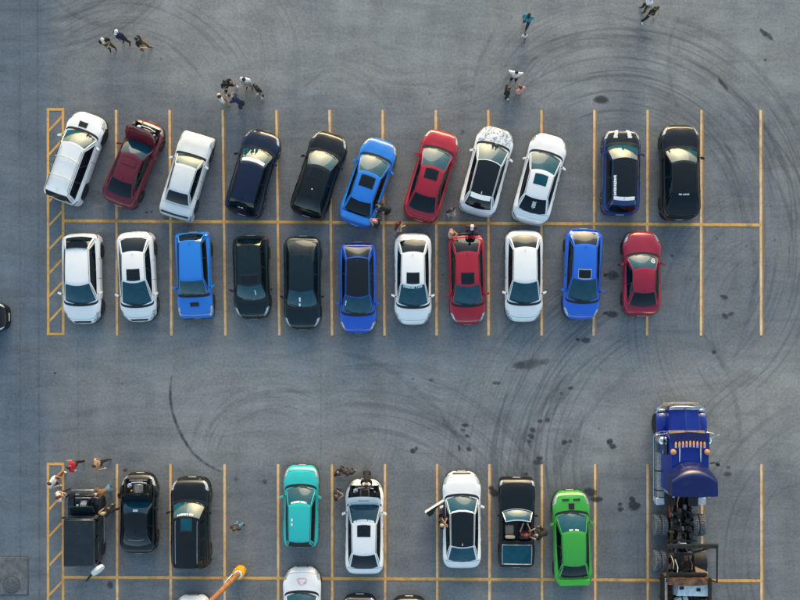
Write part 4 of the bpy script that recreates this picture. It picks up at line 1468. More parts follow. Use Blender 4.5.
# cab and sleeper
cf, cb = yl(441, 2.35), yl(492, 2.6)
wz = 2.42
m = MB()
m.hull([(sx * x, y, z) for sx in (-1, 1) for x, y, z in ((1.0, cf + .42, 1.0), (1.0, cf + .42, 1.82), (.92, cf, wz), (.86, cf, wz + .05), (.92, cb, wz), (.86, cb, wz + .05), (1.0, cb, 1.0), (1.0, cb, 1.8))])
cab = m.build('cab', TB, tr, angle=25)
ws = MB()
P0 = [Vector((-.88, cf + .43, 1.86)), Vector((.88, cf + .43, 1.86)), Vector((.82, cf + .06, wz - .03)), Vector((-.82, cf + .06, wz - .03))]
ws.add([p + Vector((0, .02, .012)) for p in P0] + [p + Vector((0, -.02, -.01)) for p in P0], [(0, 1, 2, 3), (7, 6, 5, 4), (0, 4, 5, 1), (1, 5, 6, 2), (2, 6, 7, 3), (3, 7, 4, 0)])
ws.build('windshield', glass_mat('truck_windshield', (.16, .12, .085)), tr)
MB().box((0, cf + .26, 2.13), (.04, .05, .62), .01, (R(33), 0, 0)).build('windshield_post', TBD, tr)
vz = MB().hull([(sx * .95, cf + .36, wz + .0) for sx in (-1, 1)] + [(sx * .95, cf - .03, wz + .07) for sx in (-1, 1)] + [(sx * .95, cf + .36, wz - .03) for sx in (-1, 1)] + [(0, cf + .44, wz + .01)])
vz.build('sun_visor', TBD, tr)
# nine bullet lamps, two round beacons, horn tubes
for k in range(9):
    x = -.68 + k * .17
    o = MB().lathe([(.055, 0), (.055, .17), (.03, .24)], 10, 'Y', (x, cf - .26 + .05 * (1 - abs(k - 4) / 4), wz + .115)).build('clearance_lamp', M_ORANGE, tr)
    MB().lathe([(.06, -.05), (.06, .04)], 10, 'Y', (x, cf - .26 + .05 * (1 - abs(k - 4) / 4), wz + .115)).build('lamp_base', M_CHROME, o)
for sx in (-1, 1):
    MB().lathe([(.13, 0), (.14, .05), (.13, .13), (.06, .17)], 18, c=(sx * .80, cf - .50, wz + .05)).build('beacon', plain('faded_beacon', (.58, .26, .13), .4), tr)
    MB().tube([(sx * .50, cf - .32, wz + .12), (sx * .50, cf - .98, wz + .12)], [.05, .022], 10).build('air_horn', M_CHROME, tr)
    MB().box((sx * 1.005, cf - .25, 1.95), (.03, .85, .5), .02).build('door_window', M_GLASSD, tr)
    dr = MB().box((sx * 1.012, cf - .2, 1.35), (.03, 1.1, .75), .02).build('door', TB, tr)
    MB().box((sx * 1.04, cf - .62, 1.55), (.03, .16, .04), .01).build('handle', M_CHROME, dr)
    # west-coast mirrors on tube brackets
    mr = MB()
    mr.tube([(sx * 1.0, cf + .35, 2.25), (sx * 1.42, cf + .28, 2.22), (sx * 1.42, cf + .28, 1.62), (sx * 1.0, cf + .38, 1.55)], .018, 6)
    mr.tube([(sx * 1.0, cf + .0, 2.2), (sx * 1.42, cf + .28, 2.0)], .014, 6)
    mr = mr.build('mirror_bracket', M_CHROME, tr)
    MB().box((sx * 1.44, cf + .26, 1.92), (.20, .06, .44), .02).build('mirror', M_CHROME, mr)
# roof air deflector: broad curved shell, low edge forward
vs, fs = [], []
NU, NV = 14, 16
d0, d1 = yl(462, 2.7), yl(497, 3.45)
for i in range(NU + 1):
    a = -1 + 2 * i / NU
    for j in range(NV + 1):
        v = j / NV
        yf_ = d0 - .52 * abs(a) ** 2.2
        y = yf_ + (d1 - yf_) * v
        z = 2.62 + .78 * (1 - (1 - min(1, v / .38)) ** 2) + .05 * v - .10 * abs(a) ** 3
        vs.append((a * 1.06, y, z))
for i in range(NU):
    for j in range(NV):
        q = i * (NV + 1) + j
        fs.append((q, q + NV + 1, q + NV + 2, q + 1))
top_n = len(vs)
df = MB().add(vs, fs)
edge = [(-1 + 2 * i / NU) for i in range(NU + 1)]
for sx in (-1, 1):      # side skirts
    q = [vs[(0 if sx < 0 else NU) * (NV + 1) + j] for j in range(NV + 1)]
    df.add(q + [(p[0] * .985, p[1], 2.47) for p in q], [(j, j + 1, NV + 2 + j, NV + 1 + j) for j in range(NV)])
q = [vs[i * (NV + 1) + NV] for i in range(NU + 1)]
df.add(q + [(p[0], p[1] + .03, p[2] - .12) for p in q], [(i, i + 1, NU + 2 + i, NU + 1 + i) for i in range(NU)])
df = df.build('air_deflector', TBD, tr)
for sx in (-1, 1):
    MB().tube([(sx * .7, d1 + .25, 2.46), (sx * .7, d1 + .12, 3.3)], .03, 7).build('deflector_stay', M_DKSTEEL, df)
# floodlight on the right cab corner
fl = MB().tube([(.98, cf - 1.05, 2.45), (1.12, cf - 1.0, 2.62), (1.24, cf - 1.02, 2.62)], .03, 6)
fl.lathe([(.05, .0), (.11, .06), (.12, .14)], 14, 'X', (1.2, cf - 1.05, 2.62))
fl.build('work_lamp', M_BLACK, tr)
MB().lathe([(.11, .141), (.06, .16), (.0, .165)], 14, 'X', (1.2, cf - 1.05, 2.62)).build('work_lamp_lens', M_WHITEP, tr)
# steps, tanks, boxes along the sides
for sx in (-1, 1):
    ya_, yb_ = cf + .05, yl(502, .9)
    MB().box((sx * 1.03, (ya_ + yb_) / 2, .55), (.42, ya_ - yb_, .06), .015).build('running_board', M_ALLOY, tr)
    MB().tube([(sx * 1.25, ya_, .62), (sx * 1.25, yb_, .62)], .03, 8).build('board_rail', M_CHROME, tr)
    tk = MB().lathe([(.02, yb_ + .25), (.29, yb_ + .27), (.30, yb_ + .35), (.30, ya_ - .85), (.29, ya_ - .78), (.02, ya_ - .76)], 24, 'Y', (sx * .93, 0, .78)).build('fuel_tank', M_STEEL if sx < 0 else M_CHROME, tr)
    for y in (yb_ + .55, (ya_ + yb_) / 2 - .1):
        MB().lathe([(.308, y), (.308, y + .06)], 24, 'Y', (sx * .93, 0, .78)).build('tank_strap', M_DKSTEEL, tk)
    MB().lathe([(.05, 1.06), (.05, 1.12), (.03, 1.13)], 12, c=(sx * .93, ya_ - 1.0, 0)).build('filler_cap', M_CHROME, tk)
    MB().box((sx * 1.0, yb_ + .05, .80), (.46, .36, .40), .03).build('battery_box', M_ALLOY, tr)
    ex = MB().tube([(sx * .84, cb - .12, .9), (sx * .84, cb - .12, 2.5), (sx * .84, cb - .18, 2.75)], .065, 12).build('exhaust_stack', M_CHROME, tr)
    MB().tube([(sx * .84, cb - .12, 1.3), (sx * .84, cb - .12, 2.1)], .10, 14).build('heat_shield', M_ALLOY, ex)
MB().tube([(-.62, cb - .1, 1.0), (-.62, cb - .6, .95), (-.55, cb - 1.5, 1.05)], .045, 7).build('air_line', plain('red_hose', (.28, .05, .03), .6), tr)
MB().tube([(.2, cb - .1, 1.3), (.1, cb - .7, 1.0), (.25, cb - 1.6, 1.05)], .028, 7).build('air_line', M_BLACK, tr)
MB().tube([(-.1, cb - .1, 1.3), (-.2, cb - .8, 1.02), (-.1, cb - 1.7, 1.06)], .028, 7).build('air_line', M_ORANGE, tr)
# drive axles: dual wheels on each side
yA, yB = yl(525, .6), yl(561, .6)
for y in (yA, yB):
    for xo in (1.09, .76):
        wheel_pair(tr, y, xo, .52, .29, M_STEEL, .62, M_DUSTY)
    MB().tube([(-.95, y, .52), (.95, y, .52)], .09, 12).build('axle', M_DKSTEEL, tr)
    MB().lathe([(.12, .40), (.24, .45), (.24, .62), (.12, .72)], 16, c=(0, y, 0)).build('differential', M_DKSTEEL, tr)
    for sx in (-1, 1):
        MB().lathe([(.13, .78), (.14, .84), (.14, 1.02), (.10, 1.08)], 14, c=(sx * .30, y + .28, 0)).build('air_bag', M_RUBBER, tr)
wheel_pair(tr, yfw, 1.05, .50, .30, M_ALLOY, .6)
MB().tube([(-1.0, yfw, .5), (1.0, yfw, .5)], .08, 10).build('axle', M_DKSTEEL, tr)
MB().box((0, -3.4, .70), (1.16, 4.6, .06), .02).build('belly_plate', M_DKSTEEL, tr)
for sx in (-1, 1):
    MB().box((sx * .56, cb - .55, 1.0), (.5, .8, .3), .04).build('tool_box', M_DKSTEEL, tr)
# deck clutter between the axles
rr = random.Random(3)
for k in range(64):
    y = rr.uniform(yB - .6, yA + 1.0)
    x = rr.uniform(-.55, .55)
    s = (rr.uniform(.08, .26), rr.uniform(.08, .3), rr.uniform(.08, .24))
    MB().box((x, y, 1.02 + rr.uniform(-.05, .1)), s, .02, (0, 0, rr.uniform(-.3, .3))).build('chassis_fitting', rr.choice([M_DKSTEEL, M_DKSTEEL, M_DKSTEEL, M_BLACK, M_BLACK, M_ENGINE, M_RUST, M_STEEL]), tr)
for k in range(8):
    y = rr.uniform(yB - .5, yA + .8)
    MB().tube([(rr.uniform(-.4, .4), y, 1.08), (rr.uniform(-.4, .4), y - .3, 1.15), (rr.uniform(-.4, .4), y - .8, 1.06)], .018, 6).build('hose', rr.choice([M_BLACK, M_RUST, M_STEEL]), tr)
MB().box((.06, (yA + yB) / 2 + .02, 1.18), (.34, .22, .14), .04).build('junction_box', M_WHITEP, tr)
MB().box((0, (yA + yB) / 2 + .22, 1.08), (1.5, .12, .12), .02).build('deck_beam', M_DKSTEEL, tr)
MB().box((0, (yA + yB) / 2 - .12, 1.06), (1.5, .10, .10), .02).build('deck_beam', M_DKSTEEL, tr)
ft = MB().box((0, yB + .1, 1.10), (.9, .9, .08), .03, (R(4), 0, 0)).build('fifth_wheel', M_DKSTEEL, tr)
for sx in (-1, 1):
    vs, fs = [], []
    for i in range(9):
        t = R(40) + R(100) * i / 8
        for x in (.62, 1.24):
            vs.append((sx * x, yB + math.cos(t) * .66, .52 + math.sin(t) * .66))
    if sx > 0:
        MB().add(vs, [(2 * i, 2 * i + 1, 2 * i + 3, 2 * i + 2) for i in range(8)]).build('rear_fender', M_DKSTEEL, tr)

# ---------------------------------------------------------------- rusty trailer coupled behind
tl = empty('scrap_trailer', (tx, ty(600), 0), 0, 'rusty open trailer with dark guard frame behind the blue truck', 'trailer')
yt = lambda py, h: t_y(py, h) - ty(600)
y_f = yt(577, 2.0)
y_e = y_f - 7.5
MB().box((0, (y_f + y_e) / 2 - .05, 1.15), (2.1, y_f - y_e, .16), .03).build('bed', M_RUST, tl)
for sx in (-1, 1):
    MB().box((sx * 1.04, (y_f + y_e) / 2, 1.70), (.08, y_f - y_e, 1.0), .02).build('side_wall', M_DKSTEEL, tl)
    MB().box((sx * 1.06, (y_f + y_e) / 2, 2.22), (.12, y_f - y_e, .07), .02).build('top_rail', M_STEEL if sx < 0 else M_DKSTEEL, tl)
    for k in range(9):
        MB().box((sx * 1.11, y_f - .3 - k * .85, 1.7), (.06, .10, 1.0), .01).build('wall_post', M_DKSTEEL, tl)
# arched rusty bulkhead
vs, fs = [], []
for i in range(13):
    a = -1 + 2 * i / 12
    for dy in (.0, -.34):
        for z in (1.1, 2.12 + .20 * (1 - a * a)):
            vs.append((a * 1.0, y_f + dy * (1 if z > 2 else .3), z))
for i in range(12):
    q = i * 4
    fs += [(q, q + 1, q + 5, q + 4), (q + 1, q + 3, q + 7, q + 5), (q + 3, q + 2, q + 6, q + 7)]
MB().add(vs, fs).build('bulkhead', M_RUST, tl)
MB().box((-.03, y_f + .14, 2.06), (1.9, .18, .16), .03).build('bulkhead_beam', M_DKSTEEL, tl)
MB().hull([(.45, y_f + .2, 2.0), (1.05, y_f + .18, 2.0), (.45, y_f + .45, 1.75), (.85, y_f + .3, 1.9), (.45, y_f + .2, 1.8), (1.05, y_f + .18, 1.9)]).build('gusset', plain('tan_board', (.32, .2, .12), .8), tl)
# guard frame reaching forward over the tractor deck
fy_ = yt(546, 2.7)
gb = MB().box((0.05, fy_, 2.72), (2.42, .20, .20), .03).build('guard_frame', M_DKSTEEL, tl)
MB().tube([(1.22, fy_, 2.72), (1.24, y_f - .1, 2.62), (1.24, y_f - .2, 1.9)], .045, 8).build('frame_strut', M_BLACK, gb)
MB().tube([(-1.10, fy_, 2.70), (-1.08, y_f - .1, 2.5), (-1.06, y_f - .2, 1.9)], .045, 8).build('frame_strut', M_BLACK, gb)
for x in (-1.1, 1.2):
    MB().tube([(x, fy_, 2.68), (x * .42, fy_ - .6, 1.4)], .05, 8).build('frame_leg', M_DKSTEEL, gb)
for k, (x, y) in enumerate(((-.55, y_f + .55), (-.35, y_f + .35), (.35, y_f + .5))):
    MB().tube([(x, y + .3, 1.2), (x + .05, y, 1.5), (x - .08, y - .2, 1.9)], .022, 6).build('cable', (M_ALLOY, M_WHITEP, M_RUST)[k], tl)
wheel_pair(tl, y_e + 1.2, .92, .5, .5, M_STEEL, .62)
wheel_pair(tl, y_e + 2.4, .92, .5, .5, M_STEEL, .62)
# load: a white machine housing with parts strewn round it
M_PALE = plain('chalky_white_panel', (.60, .68, .70), .55, var=.2, scale=6)
ld = empty('machine_housing', (tx + .30, ty(600), 0), 0, 'chalky white machine housing with two dark openings lying in the trailer', 'machine')
yh_ = yt(581, 2.0)
m = MB()
m.hull([(-.78, yh_, 1.25), (-.78, yh_, 1.95), (.0, yh_ + .10, 2.02), (.80, yh_ - .14, 1.98), (.80, yh_ - .14, 1.25), (-.80, yh_ - .72, 1.98), (.82, yh_ - .74, 2.0), (-.80, yh_ - .72, 1.25), (.82, yh_ - .74, 1.25)])
m.build('housing', M_PALE, ld)
for x, y in ((-.55, -.34), (.25, -.42)):
    MB().box((x, yh_ + y, 2.0), (.20, .15, .08), .02, (0, 0, .1)).build('opening', M_BLACK, ld)
MB().lathe([(.16, 0), (.17, .08), (.17, .5), (.12, .55)], 16, 'Y', (-.84, yh_ - .66, 1.85)).build('end_drum', M_STEEL, ld)
rr = random.Random(11)
for k in range(44):
    x, y = rr.uniform(-.85, .8), yh_ - .85 - rr.uniform(0, 1.6)
    MB().box((x, y, 1.6 + rr.uniform(-.2, .35)), (rr.uniform(.08, .34), rr.uniform(.08, .34), rr.uniform(.06, .3)), .02, (rr.uniform(-.5, .5), rr.uniform(-.5, .5), rr.uniform(0, 3))).build(
        'scrap_piece', rr.choice([M_PALE, M_PALE, M_BLACK, M_RUST, M_ENGINE, M_DKSTEEL]), ld)

# ---------------------------------------------------------------- lamp post with yellow footing
M_YEL = plain('yellow_footing_paint', (.72, .36, .012), .6, var=.12)
M_POLE = plain('brown_pole_paint', (.30, .13, .055), .55, var=.25, scale=4)
lx, ly = G(240.5, 571)
lp = empty('lamp_post', (lx, ly, 0), 0, 'brown lamp post rising from a round yellow concrete footing', 'lamp post')
ft = MB().lathe([(.30, 0), (.30, .62), (.27, .68), (.0, .69)], 28).build('footing', M_YEL, lp)
MB().lathe([(.20, .68), (.21, .70), (.19, .72)], 24).build('base_plate', M_WHITEP, ft)
tp = (-.72, -.10, 8.6)
MB().tube([(0, 0, .70), (tp[0] * .45, tp[1] * .45, 4.2), tp], [.13, .12, .10], 14).build('pole', M_POLE, lp)
MB().box((-.30, .03, 1.55), (.03, .42, .62), .008, (0, 0, R(-42))).build('notice_board', M_WHITEP, lp)
MB().tube([tp, (tp[0] - .1, tp[1], tp[2] + .3), (tp[0] - .8, tp[1] - .2, tp[2] + .5)], .05, 10).build('arm', M_POLE, lp)
MB().box((tp[0] - 1.1, tp[1] - .28, tp[2] + .5), (.7, .3, .14), .06, (0, 0, .28)).build('lamp_head', M_STEEL, lp)
# ---------------------------------------------------------------- people
def V(*a):
    return Vector(a)


def pose(kind):
    """joint positions of a 1.72 m figure facing +Y"""
    J = dict(pel=V(0, 0, .95), sp=V(0, 0, 1.12), ch=V(0, .01, 1.32), nb=V(0, 0, 1.46), nk=V(0, .01, 1.53), hd=V(0, .03, 1.61), ht=V(0, .015, 1.685))
    for n, s in (('l', -1), ('r', 1)):
        J.update({n + 'sh': V(s * .185, 0, 1.41), n + 'el': V(s * .245, -.03, 1.14), n + 'wr': V(s * .245, .06, .91),
                  n + 'hip': V(s * .095, 0, .90), n + 'kn': V(s * .11, .025, .50), n + 'an': V(s * .12, -.02, .10), n + 'to': V(s * .15, .16, .045)})
    if kind == 'walk':
        J.update(lkn=V(-.10, .14, .51), lan=V(-.10, .15, .10), lto=V(-.11, .33, .05), rkn=V(.10, -.02, .50), ran=V(.11, -.20, .13), rto=V(.12, -.05, .045),
                 lel=V(-.25, -.14, 1.16), lwr=V(-.22, -.10, .93), rel=V(.25, .06, 1.15), rwr=V(.20, .26, 1.02))
    elif kind == 'phone':
        J.update(lel=V(-.23, .02, 1.14), lwr=V(-.09, .24, 1.24), rel=V(.23, .02, 1.14), rwr=V(.09, .24, 1.24), hd=V(0, .06, 1.60), ht=V(0, .07, 1.67))
    elif kind == 'akimbo':
        J.update(lel=V(-.34, -.12, 1.18), lwr=V(-.21, .02, 1.02), rel=V(.34, -.12, 1.18), rwr=V(.21, .02, 1.02))
    elif kind == 'folded':
        J.update(lel=V(-.24, .05, 1.15), lwr=V(.06, .20, 1.19), rel=V(.24, .05, 1.15), rwr=V(-.06, .23, 1.13), lkn=V(-.13, .02, .5), lan=V(-.17, -.02, .10), lto=V(-.21, .15, .045))
    elif kind == 'wide':
        for n, s in (('l', -1), ('r', 1)):
            J.update({n + 'kn': V(s * .20, .03, .50), n + 'an': V(s * .30, -.02, .10), n + 'to': V(s * .35, .15, .045)})
        J.update(lel=V(-.30, .0, 1.16), lwr=V(-.26, .16, 1.0), rel=V(.28, .05, 1.16), rwr=V(.12, .25, 1.2))
    elif kind == 'lean':
        J.update(pel=V(0, -.12, .93), sp=V(0, .0, 1.06), ch=V(0, .16, 1.20), nb=V(0, .28, 1.28), nk=V(0, .34, 1.31), hd=V(0, .42, 1.33), ht=V(0, .46, 1.38))
        for n, s in (('l', -1), ('r', 1)):
            J.update({n + 'sh': V(s * .185, .24, 1.25), n + 'el': V(s * .25, .38, 1.02), n + 'wr': V(s * .16, .56, .90), n + 'hip': V(s * .095, -.13, .89)})
    elif kind == 'squat':
        J.update(pel=V(0, -.14, .36), sp=V(0, -.08, .52), ch=V(0, .04, .70), nb=V(0, .10, .83), nk=V(0, .13, .89), hd=V(0, .17, .96), ht=V(0, .18, 1.03))
        for n, s in (('l', -1), ('r', 1)):
            J.update({n + 'sh': V(s * .185, .08, .79), n + 'el': V(s * .26, .26, .62), n + 'wr': V(s * .10, .42, .66), n + 'hip': V(s * .10, -.12, .33),
                      n + 'kn': V(s * .20, .26, .50), n + 'an': V(s * .16, -.02, .10), n + 'to': V(s * .20, .16, .045)})
    elif kind == 'sit':
        J.update(pel=V(0, 0, .62), sp=V(0, -.04, .78), ch=V(0, -.07, .98), nb=V(0, -.08, 1.12), nk=V(0, -.07, 1.19), hd=V(0, -.04, 1.27), ht=V(0, -.05, 1.345))
        for n, s in (('l', -1), ('r', 1)):
            J.update({n + 'sh': V(s * .185, -.07, 1.07), n + 'el': V(s * .24, .10, .88), n + 'wr': V(s * .14, .36, .92), n + 'hip': V(s * .10, .02, .60),
                      n + 'kn': V(s * .13, .42, .64), n + 'an': V(s * .12, .66, .38), n + 'to': V(s * .13, .82, .42)})
    return J


SKINC = ['skin', 'shirt', 'trousers', 'shoes']
POSE_MESH = {}


def pose_mesh(kind, sleeves):
    key = (kind, sleeves)
    if key in POSE_MESH:
        return POSE_MESH[key]
    J = pose(kind)
    vs, es, rad, zone = [], [], [], []

    def add(p, r, z, parent=None):
        vs.append(Vector(p))
        rad.append(r if isinstance(r, tuple) else (r, r))
        zone.append(z)
        i = len(vs) - 1
        if parent is not None:
            es.append((parent, i))
        return i
    fwd = V(0, 1, 0)
    bent = kind in ('lean', 'squat')
    pel = add(J['pel'], (.125, .120) if bent else (.150, .115), 2)
    sp = add(J['sp'], (.105, .105) if bent else (.165, .125), 1, pel)
    ch = add(J['ch'], (.118, .118) if bent else (.185, .135), 1, sp)
    nb = add(J['nb'], (.085, .075), 1, ch)
    nk = add(J['nk'], .052, 0, nb)
    hd = add(J['hd'], (.078, .092), 0, nk)
    ht = add(J['ht'], (.062, .075), 0, hd)
    up = (J['ht'] - J['nk']).normalized()
    f = (fwd - up * fwd.dot(up)).normalized()
    add(J['hd'] + f * .105 - up * .012, .013, 0, hd)                  # nose
    for s in (-1, 1):
        add(J['hd'] + V(s * .088, -.005, 0), .016, 0, hd)           # ears
    for n, s in (('l', -1), ('r', 1)):
        sh = add(J[n + 'sh'], .082, 1, ch)
        me_ = add(J[n + 'sh'].lerp(J[n + 'el'], .55), .064, 1, sh)
        el = add(J[n + 'el'], .042, 1 if sleeves else 0, me_)
        wr = add(J[n + 'wr'], .029, 1 if sleeves else 0, el)
        d = (J[n + 'wr'] - J[n + 'el']).normalized()
        lat = d.cross(V(0, 0, 1))
        if lat.length < .3:
            lat = V(0, 1, 0)
        lat.normalize()
        nrm = d.cross(lat).normalized()
        pm = add(J[n + 'wr'] + d * .055, (.030, .020), 0, wr)
        base = J[n + 'wr'] + d * .10
        for k, (o, ln) in enumerate(((-.030, .058), (-.010, .075), (.011, .070), (.030, .052))):
            a = add(base + lat * o, .0095, 0, pm)
            b_ = add(base + lat * o * 1.1 + d * ln * .55 + nrm * .008 * s, .009, 0, a)
            add(base + lat * o * 1.1 + d * ln * .9 + nrm * .028 * s, .008, 0, b_)
        a = add(J[n + 'wr'] + d * .045 - lat * .040, .010, 0, pm)
        add(J[n + 'wr'] + d * .085 - lat * .058 + nrm * .012 * s, .009, 0, a)
        hip = add(J[n + 'hip'], .100, 2, pel)
        th = add(J[n + 'hip'].lerp(J[n + 'kn'], .5), .096, 2, hip)
        kn = add(J[n + 'kn'], .074, 2, th)
        cf_ = add(J[n + 'kn'].lerp(J[n + 'an'], .35), .074, 2, kn)
        an = add(J[n + 'an'], .058, 2, cf_)
        add(J[n + 'to'].lerp(J[n + 'an'], .55) - V(0, 0, .012), (.040, .034), 3, an)
        to = add(J[n + 'to'], (.040, .028), 3, len(vs) - 1)
    me = bpy.data.meshes.new('person_skeleton')
    me.from_pydata([v[:] for v in vs], es, [])
    ob = bpy.data.objects.new('person_skeleton', me)
    col.objects.link(ob)
    ob.modifiers.new('skin', 'SKIN')
    lay = me.skin_vertices[0].data
    for i, r in enumerate(rad):
        lay[i].radius = r
        lay[i].use_root = (i == 0)
    sub = ob.modifiers.new('sub', 'SUBSURF')
    sub.levels = sub.render_levels = 1
    dg = bpy.context.evaluated_depsgraph_get()
    dg.update()
    res = bpy.data.meshes.new_from_object(ob.evaluated_get(dg))
    bpy.data.objects.remove(ob)
    bpy.data.meshes.remove(me)
    res.name = 'person_body'
    res.materials.clear()
    for _ in range(4):
        res.materials.append(None)
    A = np.array([vs[a][:] for a, b_ in es])
    B = np.array([vs[b_][:] for a, b_ in es])
    Z = [(zone[a], zone[b_]) for a, b_ in es]
    for p in res.polygons:
        c = np.array(p.center[:])
        ab = B - A
        t = np.clip(((c - A) * ab).sum(1) / np.maximum((ab * ab).sum(1), 1e-9), 0, 1)
        dd = ((A + ab * t[:, None] - c) ** 2).sum(1)
        k = int(dd.argmin())
        p.material_index = Z[k][1] if t[k] > .5 else Z[k][0]
        p.use_smooth = True
    # hair cap and eyes
    C = J['hd'] + up * .035 - f * .012
    hm = MB()
    xs = f.cross(up).normalized()
    pts, fs = [], []
    n1, n2 = 12, 7
    for j in range(n2 + 1):
        th = R(104) * j / n2
        for i in range(n1):
            ph = 2 * math.pi * i / n1
            drop = 1.0 if math.sin(ph) < .3 else .72
            th_ = th * drop
            q = xs * (math.cos(ph) * math.sin(th_) * .088) + f * (math.sin(ph) * math.sin(th_) * .108) + up * (math.cos(th_) * .100)
            pts.append(C + q * (1 + .03 * math.sin(5 * ph + j)))
    for j in range(n2):
        for i in range(n1):
            a, b_ = j * n1 + i, j * n1 + (i + 1) % n1
            fs.append((a, b_, b_ + n1, a + n1))
    hm.add(pts, fs)
    hair = hm.mesh('hair', None)
    hair.materials.append(None)
    cm = MB().add(pts[:n1 * 6], [x for x in fs if max(x) < n1 * 6])
    cm.v = [tuple(C + (Vector(p) - C) * 1.06) for p in cm.v]
    o_ = len(cm.v)
    brim = []
    for k in range(7):
        a = R(-50 + 100 * k / 6)
        brim += [C + f * (.095 * math.cos(a)) + xs * (.09 * math.sin(a)) + up * .035, C + f * (.17 * math.cos(a) + .01) + xs * (.10 * math.sin(a)) + up * .015]
    cm.add(brim, [(2 * k, 2 * k + 1, 2 * k + 3, 2 * k + 2) for k in range(6)])
    cap = cm.mesh('cap', None)
    cap.materials.append(None)
    em = MB()
    for s in (-1, 1):
        em.lathe([(.004, -.008), (.010, -.004), (.010, .004), (.004, .008)], 8, c=tuple(J['hd'] + f * .088 + up * .012 + xs * .032 * s))
    em.box(tuple(J['hd'] + f * .087 - up * .055), (.045, .008, .010))
    eyes = em.mesh('face_features', plain('face_dark', (.05, .02, .015), .5))
    POSE_MESH[key] = (res, hair, cap, eyes)
    return POSE_MESH[key]


CLOTH = {
    'black': (.010, .010, .011), 'white': (.70, .71, .72), 'navy': (.012, .018, .06), 'blue': (.015, .12, .30), 'grey': (.18, .18, .19), 'red': (.42, .012, .03),
    'pink': (.55, .24, .22), 'tan': (.36, .22, .14), 'brown': (.18, .085, .03), 'jeans': (.03, .07, .15), 'denim': (.05, .17, .32), 'khaki': (.30, .25, .17), 'olive': (.05, .055, .03),
    'cream': (.58, .55, .48), 'maroon': (.10, .012, .02), 'skinlight': (.48, .30, .21), 'skinmid': (.34, .19, .12), 'teal': (.01, .20, .26), 'dark': (.02, .02, .024)}


def cl(n):
    return plain('cloth_' + n, CLOTH[n], .85, var=.22, scale=14, bump=.25)


def skinm(n):
    return plain('skin_' + n, CLOTH[n], .55, var=.1)


HAIR = {'black': plain('hair_black', (.008, .007, .007), .5), 'brown': plain('hair_brown', (.06, .03, .015), .5), 'fair': plain('hair_fair', (.38, .26, .13), .5)}


def person(px, py, facing, kind, label, shirt='black', trousers='black', shoes='dark', hair='black', cap=None, sleeves=False, skin='skinlight', h=1.80, z=0.0, at_feet=True, bag=None):
    body, hm, cm, em = pose_mesh(kind, sleeves)
    x, y = G(px, py)
    e = empty('person', (x, y, z), -R(facing), label, 'person', 'people standing about the car park')
    s = h / 1.72
    e.scale = (s, s, s)
    b = bpy.data.objects.new('body', body)
    col.objects.link(b)
    b.parent = e
    for i, mt in enumerate((skinm(skin), cl(shirt), cl(trousers), cl(shoes))):
        b.material_slots[i].link = 'OBJECT'
        b.material_slots[i].material = mt
    o = bpy.data.objects.new('hair', hm)
    col.objects.link(o)
    o.parent = e
    o.material_slots[0].link = 'OBJECT'
    o.material_slots[0].material = HAIR[hair]
    if cap:
        o = bpy.data.objects.new('cap', cm)
        col.objects.link(o)
        o.parent = e
        o.material_slots[0].link = 'OBJECT'
        o.material_slots[0].material = cl(cap)
    o = bpy.data.objects.new('face', em)
    col.objects.link(o)
    o.parent = e
    return e


# three at the upper left
person(113, 49, 160, 'phone', 'person in black with a pale cap, leftmost of the three at upper left', 'black', 'olive', 'dark', cap='cream')
person(127, 42, 200, 'folded', 'person in navy with a white cap, middle of the three at upper left', 'navy', 'dark', 'dark', cap='white', sleeves=True)
person(146, 49, 100, 'walk', 'person in black with bare arms striding, rightmost of the three at upper left', 'black', 'brown', 'dark', skin='skinlight')
# ring of five
person(231, 90, 140, 'wide', 'person with white trainers and black bag strap at the back left of the ring', 'black', 'black', 'white', 'black')
person(250, 87, 190, 'phone', 'person in a white shirt in the ring of five', 'white', 'grey', 'dark')
person(261.5, 95, 225, 'stand', 'person in black with white shoes at the right of the ring of five', 'black', 'black', 'white')
person(226, 105, 60, 'folded', 'person in black and white top with tan trousers, left of the ring', 'cream', 'khaki', 'brown', sleeves=False)
person(243, 107, 300, 'lean', 'person in a blue shirt stooping at the front of the ring', 'navy', 'dark', 'dark')
# top centre
person(513, 81, 190, 'akimbo', 'white-shirted person with hands on hips, back of the three above the top row', 'white', 'black', 'grey')
person(505, 97, 80, 'stand', 'person all in black, left of the three above the top row', 'black', 'black', 'white', 'brown', sleeves=True)
person(517.5, 97, 330, 'phone', 'person in a red and white patterned top, front of the three above the top row', 'pink', 'grey', 'grey', 'brown')
person(525, 26, 200, 'walk', 'person in a blue top with dark cap near the top edge', 'teal', 'navy', 'brown', cap='dark')
person(523, 40, 180, 'walk', 'small child in a white top below the person in blue', 'white', 'grey', 'dark', h=.98)
person(647, 19, 150, 'wide', 'person in black with bright white shoes standing wide near the top edge', 'black', 'black', 'white', 'brown')
person(643, 10, 250, 'stand', 'person in a pale shirt cut by the top edge behind the one in white shoes', 'white', 'dark', 'dark')
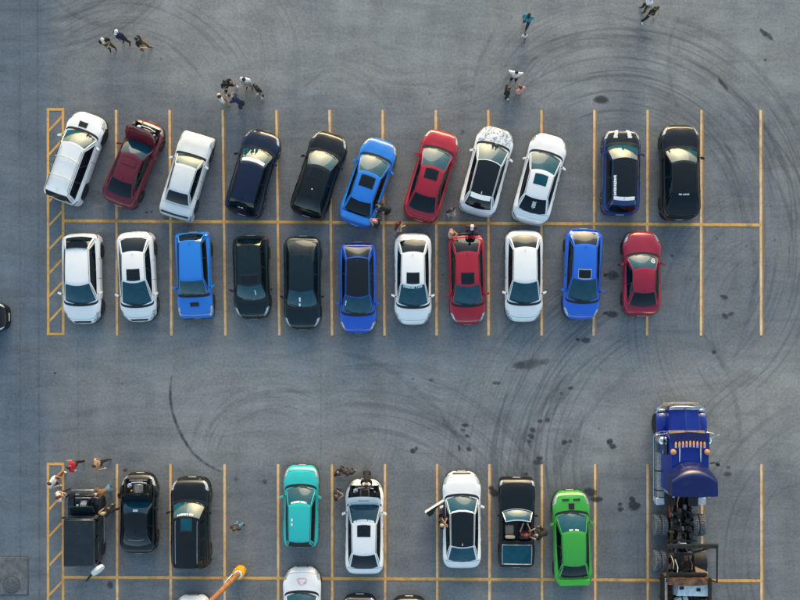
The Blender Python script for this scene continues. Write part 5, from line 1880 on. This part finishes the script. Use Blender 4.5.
# around the middle line
person(387, 212, 285, 'lean', 'person in black bending towards the bright blue sedan', 'black', 'black', 'grey', 'black', skin='skinmid')
person(378, 226, 300, 'phone', 'person in black with a pink cap behind the bright blue sedan', 'black', 'black', 'grey', cap='pink')
person(398, 228, 120, 'folded', 'person in dark purple with white shoes beside the parting line', 'maroon', 'dark', 'white', 'black')
person(449.5, 213, 150, 'phone', 'person in navy with brown hair standing between red and camouflage-hooded cars', 'navy', 'cream', 'white', 'brown', h=1.7)
person(470, 230, 185, 'stand', 'person in dark clothes with a white cap behind the middle red sedan', 'maroon', 'dark', 'dark', cap='white', sleeves=True)
person(449.5, 236, 100, 'phone', 'fair-haired person standing at the left rear of the middle red sedan', 'pink', 'jeans', 'dark', 'fair', h=1.66)
# lower left
person(81, 462.5, 275, 'walk', 'person in a red shirt walking beside the hatched strip', 'red', 'black', 'grey')
person(105, 461, 95, 'walk', 'person in a tan top and dark trousers walking behind the one in red', 'tan', 'dark', 'dark', sleeves=True)
person(62, 478, 110, 'wide', 'person in a white shirt with white shoes standing on the hatched strip', 'white', 'maroon', 'white')
person(69, 492, 70, 'phone', 'person in a white top with dark red cap beside the jeep', 'cream', 'dark', 'dark', cap='maroon')
person(112, 487, 250, 'lean', 'person in a brown top and blue jeans bending at the jeep engine', 'brown', 'denim', 'white', 'brown')
person(115, 507, 265, 'phone', 'fair-haired person in black between jeep and small black coupe', 'black', 'dark', 'cream', 'fair')
person(240.5, 522, 195, 'folded', 'person in blue jeans and dark top standing in the empty bay', 'dark', 'denim', 'dark', 'brown')
# round the white sedan with raised hood
person(340, 468, 130, 'phone', 'person in black and white, left of the three at the white sedan nose', 'black', 'dark', 'dark', skin='skinlight')
person(350, 468.5, 185, 'akimbo', 'person in black with hands on hips, middle of the three at the sedan nose', 'black', 'black', 'dark')
person(367.5, 472, 180, 'lean', 'person in black leaning over the white sedan engine', 'black', 'black', 'dark', skin='skinmid')
person(338, 491, 85, 'phone', 'person in dark top beside the left front wheel of the open-hooded white sedan', 'dark', 'black', 'grey', 'brown')
person(440.5, 518.5, 80, 'folded', 'person with bare arms standing inside the open door of the white sedan', 'black', 'dark', 'dark', 'fair', cap=None)
person(540.5, 529, 265, 'lean', 'person in black leaning in over the right door of the open two-seater', 'black', 'black', 'tan', 'brown')
dx, dy = GH(525.5, 533.5, .9)
person(400 + dx * PXM, 300 - dy * PXM, 0, 'sit', 'person in maroon sitting at the wheel of the open two-seater', 'maroon', 'dark', 'dark', 'brown', z=-.06)
